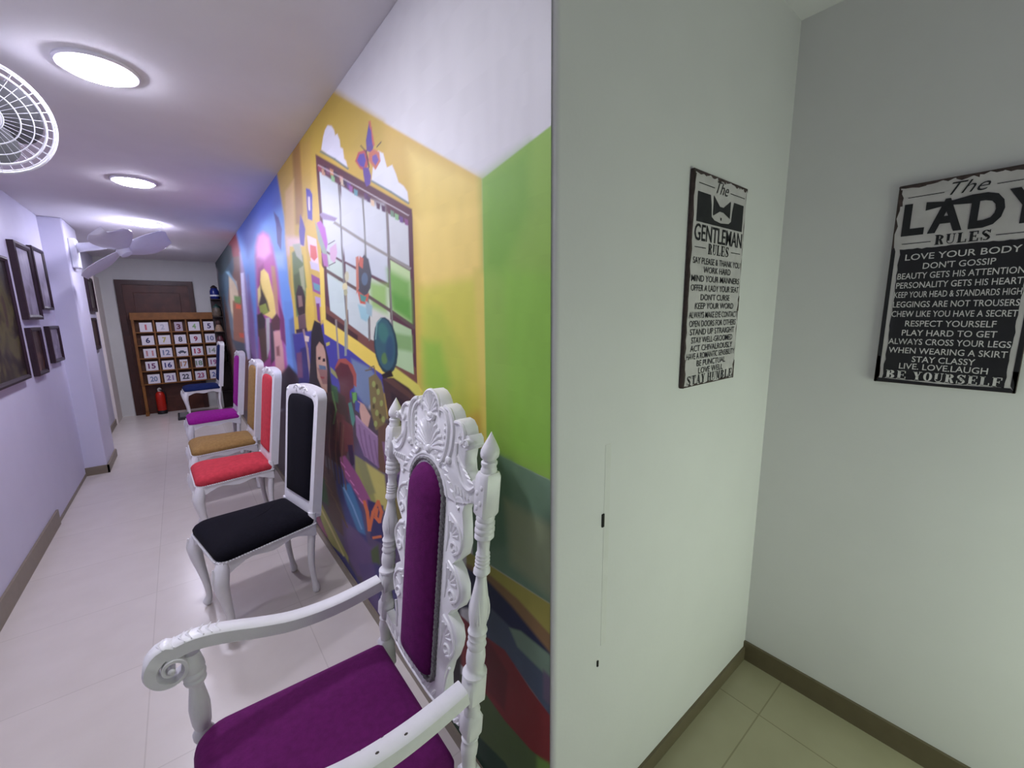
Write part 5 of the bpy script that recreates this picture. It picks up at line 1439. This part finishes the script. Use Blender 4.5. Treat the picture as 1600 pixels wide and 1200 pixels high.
picture('upper of two dark pictures on the left wall beyond the pillar', 7.55, 8.03, 1.60, 2.04, ('grey', ((110, 104, 100), (60, 54, 56), (140, 134, 126))), 6, 0.05, 0.03)
picture('lower of two dark pictures on the left wall beyond the pillar', 7.30, 7.76, 1.12, 1.52, ('brown', ((40, 28, 26), (70, 48, 40), (30, 24, 26))), 6, 0.04, 0.03)


# ------------------------------------------------------------------ wall fans
def frame_of(n):
    n = Vector(n).normalized()
    u = Vector((0, 0, 1)).cross(n).normalized()
    return u, n.cross(u), n


def blade(mb, c, u, v, n, ang, r0, r1, wid, pitch=0.06, seg=12):
    """broad paddle blade, thin but solid, curved across"""
    top, botm = [], []
    for i in range(seg + 1):
        t = i / seg
        r = r0 + (r1 - r0) * t
        half = wid * (0.35 + 0.65 * math.sin(min(1, t * 1.25) * PI / 2)) * math.sqrt(max(0.0, 1 - max(0, (t - 0.72) / 0.28) ** 2)) + 0.004
        rt, rb_ = [], []
        for j in range(7):
            q = -1 + 2 * j / 6
            a = ang + half * q / max(r, 0.05) * 0.9
            p = c + (u * math.cos(a) + v * math.sin(a)) * r + n * (pitch * q * (0.6 + 0.4 * t) - 0.02 * q * q)
            rt.append(tuple(p + n * 0.003)); rb_.append(tuple(p - n * 0.003))
        top.append(rt); botm.append(rb_)
    rings = [a + c_[::-1] for a, c_ in zip(top, botm)]
    mb.loft(rings)


def ring(mb, c, u, v, r, th, seg=56, wires=6):
    mb.tube([c + (u * math.cos(2 * PI * k / seg) + v * math.sin(2 * PI * k / seg)) * r for k in range(seg + 1)], th, wires)


# near fan with a wire guard, its right half in view
FC = Vector((-0.44, 2.30, 2.185))
FN = Vector((0.25, -0.93, -0.28))
FR = 0.175
u, v, n = frame_of(FN)
t = thing('wall_fan', 'white caged wall fan cut off by the left edge of the view', 'fan', (XL, 2.42, 2.12), 0, 'white wall fans')
off = Vector(t.location)
c0 = FC - off
m = MB()
for r, z, th in ((1.0, 0.0, 0.0068), (1.0, 0.022, 0.005), (0.95, 0.042, 0.0022), (0.83, 0.058, 0.0042), (0.66, 0.068, 0.0018), (0.48, 0.073, 0.0022), (0.26, 0.076, 0.0022)):
    ring(m, c0 + n * z, u, v, r * FR, th)
m.build('guard_rings', FANW, t)
m = MB()
for k in range(36):
    a = 2 * PI * k / 36
    dv = u * math.cos(a) + v * math.sin(a)
    m.tube([c0 + dv * r * FR + n * z for r, z in ((0.22, 0.076), (0.48, 0.073), (0.66, 0.068), (0.83, 0.058), (0.95, 0.042), (1.0, 0.015), (0.95, -0.015), (0.8, -0.034), (0.5, -0.045), (0.3, -0.048))], 0.0007, 4)
g_ = m.build('guard_wires', FANW, t)
g_['kind'] = 'stuff'
m = MB()
m.tube([c0 + n * 0.074, c0 + n * 0.079, c0 + n * 0.081], [0.044, 0.042, 0.016], 24)
m.build('badge_cap', FANW, t)
for k in range(3):
    m = MB()
    blade(m, c0 + n * 0.01, u, v, n, 0.35 + k * 2 * PI / 3, 0.025, 0.158, 0.12, 0.022)
    m.build('blade', mat('fan_blade_grey', (88, 88, 90), 0.4), t)
m = MB()
m.tube([c0 + n * 0.0, c0 - n * 0.03, c0 - n * 0.05, c0 - n * 0.12, c0 - n * 0.14], [0.03, 0.05, 0.060, 0.056, 0.03], 20)
m.build('motor', FAND, t)
m = MB()
m.tube([c0 - n * 0.09 + Vector((0, 0, -0.04)), Vector((0.14, 0.0, -0.06)), Vector((0.02, 0, -0.05))], [0.022, 0.024, 0.026], 12)
m.box(0.0, 0.035, -0.06, 0.06, -0.18, 0.06)
m.build('wall_bracket', FANW, t, bevel=0.004)

# far fan on the pillar: three open paddles tipped towards the floor
HUB = Vector((-0.31, 5.30, 2.116))
u, v, n = Vector((0.818, 0.473, 0.329)), Vector((-0.300, 0.837, -0.458)), Vector((0.491, -0.276, -0.826))
t = thing('wall_fan', 'white wall fan with three open paddle blades, mounted on the pillar', 'fan', (-0.705, 5.75, 2.12), 0, 'white wall fans')
off = Vector(t.location)
c0 = HUB - off
for ang in (0.0, 2 * PI / 3, -2 * PI / 3):
    m = MB()
    blade(m, c0, u, v, n, ang, 0.03, 0.43, 0.17, 0.03)
    m.build('blade', FANW, t)
m = MB()
m.tube([c0 + n * 0.05, c0 + n * 0.04, c0 - n * 0.0, c0 - n * 0.02], [0.015, 0.045, 0.055, 0.05], 20)
m.build('hub', FANW, t)
m = MB()
m.tube([c0 - n * 0.015, c0 - n * 0.05, c0 - n * 0.12, c0 - n * 0.15], [0.035, 0.05, 0.048, 0.02], 18)
m.build('motor', FAND, t)
m = MB()
m.tube([c0 - n * 0.09, c0 * 0.6 + Vector((0.0, 0.05, 0.06)), Vector((0.02, 0.02, 0.05))], [0.03, 0.036, 0.045], 12)
m.build('arm', FANW, t)
m = MB()
m.box(0.0, 0.05, -0.08, 0.08, -0.14, 0.13)
m.build('wall_plate', FANW, t, bevel=0.01)

# ------------------------------------------------------------------ door at the end of the corridor
m = MB(); m.box(-0.60, 0.20, YB - 0.02, YB + 0.03, 0.0, 2.02)
dr = struct(m.build('door_1', DOORW, smooth=False))
m = MB()
m.box(-0.670, -0.595, YB - 0.035, YB + 0.02, 0, 2.085)
m.box(0.195, 0.264, YB - 0.035, YB + 0.02, 0, 2.085)
m.box(-0.670, 0.264, YB - 0.0355, YB + 0.02, 2.015, 2.085)
m.build('door_frame', mat('dark_door_frame', (60, 32, 24), 0.4, 0.2, 10), dr, smooth=False)
m = MB()
for (z0, z1) in ((0.22, 0.9), (1.05, 1.9)):
    m.box(-0.48, 0.08, YB - 0.026, YB - 0.015, z0, z1)
m.build('door_panel', DOORW, dr, smooth=False, bevel=0.006)

# ------------------------------------------------------------------ rack of number cards
RX0, RX1, RY = -0.540, 0.508, 8.50
CXS = [-0.386 + 0.197 * k for k in range(5)]
CZS = [1.388, 1.186, 0.986, 0.787, 0.590]
t = thing('number_rack', 'wooden rack of five rows of pigeonholes holding number cards, before the dark door', 'rack', (0, RY, 0))
m = MB(); m.box(RX0, RX1, 0.09, 0.10, 0.48, 1.5)
m.build('back_panel', RACKD, t, smooth=False)
m = MB(); m.box(RX0 - 0.012, RX1 + 0.012, -0.006, 0.11, 1.485, 1.592)
m.build('top_board', RACKW, t, smooth=False, bevel=0.005)
for z in [1.488] + [(a + c) / 2 + 0.004 for a, c in zip(CZS, CZS[1:])] + [0.488]:
    m = MB(); m.box(RX0, RX1, 0, 0.092, z - 0.008, z + 0.008)
    m.build('shelf', RACKW, t, smooth=False)
xs = [RX0 + 0.012] + [(a + c) / 2 for a, c in zip(CXS, CXS[1:])] + [RX1 - 0.008]
for i, x in enumerate(xs):
    hw = 0.016 if i in (0, len(xs) - 1) else 0.009
    m = MB(); m.box(x - hw, x + hw, 0.001, 0.091, 0.48, 1.49)
    m.build('side_panel' if i in (0, len(xs) - 1) else 'divider', RACKW, t, smooth=False)
for x in (RX0 + 0.016, RX1 - 0.016):
    m = MB()
    m.box(x - 0.018, x + 0.018, 0.02, 0.075, 0.03, 0.49)
    m.prism([(-0.045, 0.0), (-0.045, 0.035), (0.0, 0.055), (0.09, 0.055), (0.135, 0.035), (0.135, 0.0)], 'x', x - 0.02, x + 0.02)
    m.build('foot', RACKW, t, smooth=False, bevel=0.003)

NUM = [['1', '2', '3', '4', '5'], ['6', '7', '8', '9', '10'], ['11', '12', '', '13', '14'], ['15', '16', '17', '18', '19'], ['20', '21', '22', '23', '24']]
INKS = [[(205, 110, 120), (190, 190, 200), (96, 40, 60), (140, 180, 120), (60, 44, 92)], [(44, 44, 84), (186, 176, 90), (64, 64, 76), (150, 34, 70), (120, 130, 160)],
        [(196, 140, 140), (120, 132, 160), (80, 86, 96), (176, 50, 84), (150, 160, 140)], [(110, 50, 96), (50, 50, 110), (176, 128, 90), (120, 150, 120), (160, 90, 130)],
        [(120, 134, 160), (140, 120, 160), (56, 58, 74), (160, 60, 100), (90, 100, 160)]]
CN = {(205, 110, 120): 'pink', (190, 190, 200): 'pale grey', (96, 40, 60): 'maroon', (140, 180, 120): 'green', (60, 44, 92): 'purple', (44, 44, 84): 'dark blue', (186, 176, 90): 'olive', (64, 64, 76): 'dark grey', (150, 34, 70): 'crimson', (120, 130, 160): 'grey blue',
      (196, 140, 140): 'dusty pink', (120, 132, 160): 'grey blue', (176, 50, 84): 'crimson', (150, 160, 140): 'grey green', (110, 50, 96): 'plum', (50, 50, 110): 'navy', (176, 128, 90): 'tan', (120, 150, 120): 'green', (160, 90, 130): 'mauve', (120, 134, 160): 'grey blue', (140, 120, 160): 'lilac', (56, 58, 74): 'dark', (160, 60, 100): 'crimson', (90, 100, 160): 'blue'}
ROWN = ['top', 'second', 'middle', 'fourth', 'bottom']
for r in range(5):
    for c in range(5):
        s_ = NUM[r][c]
        lab = ('white card with %s number %s in the %s row of the rack' % (CN.get(INKS[r][c], 'dark'), s_, ROWN[r])) if s_ else 'white card with a small dark drawing in the middle of the rack'
        wd = 0.10 if (r, c) in ((0, 2), (3, 2), (3, 3)) else 0.145
        zb = ([(a + c_) / 2 + 0.012 for a, c_ in zip(CZS, CZS[1:])] + [0.496])[r] + 0.0012
        k = thing('number_card', lab, 'card', (CXS[c], RY + 0.015, zb), 0, 'number cards in the rack')
        col_ = (226, 222, 226) if (r, c) != (0, 2) else (186, 172, 182)
        m = MB(); m.box(-wd / 2, wd / 2, 0, 0.012, 0, 0.142)
        m.build('card', CARD if (r, c) != (0, 2) else mat('grey_card', col_, 0.6), k, smooth=False)
        m = MB()
        if s_:
            text_into(m, s_, 0, 0.071, (0.022 if s_ == '1' else 0.05) if len(s_) == 1 else 0.088, 0.082, -0.001, 0.03)
        else:
            flat(m, [(-0.05, 0.055), (0.05, 0.055), (0.055, 0.07), (0.03, 0.075), (0.015, 0.092), (-0.02, 0.092), (-0.035, 0.075), (-0.055, 0.07)], -0.0014)
            for x in (-0.03, 0.03):
                flat(m, [(x + 0.012 * math.cos(q * PI / 5), 0.052 + 0.012 * math.sin(q * PI / 5)) for q in range(10)], -0.0018)
        m.build('numeral' if s_ else 'drawing', mat('card_ink_%d_%d_%d' % INKS[r][c], INKS[r][c], 0.6), k, smooth=False)

# ------------------------------------------------------------------ fire extinguisher under the rack
t = thing('fire_extinguisher', 'small red fire extinguisher standing under the number rack', 'fire extinguisher', (-0.345, 8.555, 0))
m = MB(); m.lathe([(0.05, 0.055), (0.058, 0.06), (0.30, 0.06), (0.335, 0.05), (0.355, 0.028), (0.36, 0.02)], seg=24)
m.build('cylinder', mat('extinguisher_red', (176, 34, 20), 0.35, 0.05), t)
m = MB(); m.lathe([(0.0, 0.062), (0.05, 0.064), (0.06, 0.058)], seg=24)
m.build('base_ring', mat('extinguisher_black', (25, 22, 24), 0.5), t)
m = MB(); m.lathe([(0.355, 0.022), (0.37, 0.026), (0.40, 0.026), (0.41, 0.018)], seg=18); m.box(-0.012, 0.012, -0.06, 0.03, 0.405, 0.418)
m.build('valve', mat('pale_metal', (205, 200, 190), 0.4), t)
m = MB(); m.tube(smoothpath([(0.0, -0.02, 0.385), (0.05, -0.05, 0.37), (0.07, -0.03, 0.28), (0.066, -0.01, 0.15)], 5), 0.009, 8)
m.build('hose', MATS['extinguisher_black'], t)

# flat box on the floor
t = thing('floor_box', 'flat dark box with a grey top lying on the floor before the rack', 'box', (-0.07, 8.0, 0))
m = MB(); m.box(-0.085, 0.085, -0.22, 0.22, 0, 0.04)
m.build('body', mat('box_dark', (42, 42, 44), 0.5), t, smooth=False, bevel=0.006)
m = MB(); m.box(-0.062, 0.062, -0.18, 0.18, 0.039, 0.044)
m.build('grey_top', mat('box_grey', (120, 122, 120), 0.5), t, smooth=False)

# narrow dark display shelf in the far right corner with its few jars and figures
t = thing('display_shelf', 'narrow dark shelf in the far corner behind the navy chair', 'shelf', (0.535, 8.345, 0))
SWD = mat('shelf_dark_wood', (46, 34, 30), 0.5, 0.2, 12)
for x in (0.062,):
    m = MB(); m.box(x - 0.006, x + 0.006, -0.075, 0.075, 0, 1.84)
    m.build('side_panel', SWD, t, smooth=False)
m = MB(); m.box(-0.075, 0.056, 0.066, 0.075, 0, 1.84)
m.build('back_panel', SWD, t, smooth=False)
SZ = (0.30, 0.78, 1.06, 1.28, 1.52, 1.80)
for z in SZ:
    m = MB(); m.box(-0.075, 0.056, -0.08, 0.066, z - 0.012, z)
    m.build('shelf_board', SWD, t, smooth=False)


def jar(name, label, cat, x, y, z, prof, body, lid, lz):
    k = thing(name, label, cat, (x, y, z), 0, 'ornaments on the corner shelf')
    m = MB(); m.lathe(prof, seg=16); m.build('body', body, k)
    m = MB(); m.lathe(lz, seg=16); m.build('lid', lid, k)
    return k


NV = mat('glazed_navy', (28, 40, 110), 0.25)
WL = mat('white_label', (225, 225, 225), 0.5)
k = jar('jar', 'navy blue jar with white band on top of the corner shelf', 'jar', 0.522, 8.338, 1.8012, [(0, 0.05), (0.03, 0.062), (0.12, 0.062), (0.16, 0.045), (0.17, 0.04)], NV, mat('lid_dark', (40, 30, 34), 0.5), [(0.168, 0.045), (0.18, 0.047), (0.20, 0.03), (0.215, 0.012)])
m = MB(); m.lathe([(0.040, 0.0632), (0.042, 0.0637), (0.062, 0.0637), (0.064, 0.0632)], seg=16); m.build('label', WL, k)
jar('jar', 'squat green lidded pot on the corner shelf below the navy jar', 'jar', 0.522, 8.338, 1.5212, [(0, 0.05), (0.03, 0.066), (0.11, 0.06), (0.14, 0.05)], mat('glazed_brown', (96, 84, 70), 0.4, 0.3, 40), mat('lid_green', (34, 64, 58), 0.4), [(0.138, 0.054), (0.16, 0.05), (0.18, 0.02), (0.20, 0.012)])
jar('figurine', 'tan seated figurine in the middle of the corner shelf', 'figurine', 0.522, 8.338, 1.2812, [(0, 0.06), (0.03, 0.055), (0.07, 0.045), (0.10, 0.03), (0.11, 0.028)], mat('figure_tan', (150, 124, 100), 0.6, 0.3, 60), mat('figure_dark', (70, 48, 44), 0.6), [(0.108, 0.03), (0.135, 0.04), (0.165, 0.034), (0.18, 0.01)])
jar('jar', 'maroon vase low on the corner shelf', 'vase', 0.522, 8.338, 1.0612, [(0, 0.035), (0.05, 0.06), (0.10, 0.05), (0.15, 0.025)], mat('glazed_maroon', (84, 40, 48), 0.35, 0.2), MATS['lid_dark'], [(0.148, 0.03), (0.16, 0.034), (0.165, 0.03)])
jar('jar', 'pale grey pot on the corner shelf behind the navy chair', 'jar', 0.522, 8.338, 0.7812, [(0, 0.045), (0.04, 0.062), (0.14, 0.06), (0.18, 0.04)], mat('glazed_grey', (120, 116, 108), 0.5, 0.25, 50), mat('lid_pale', (150, 146, 140), 0.5), [(0.178, 0.045), (0.20, 0.04), (0.22, 0.012)])
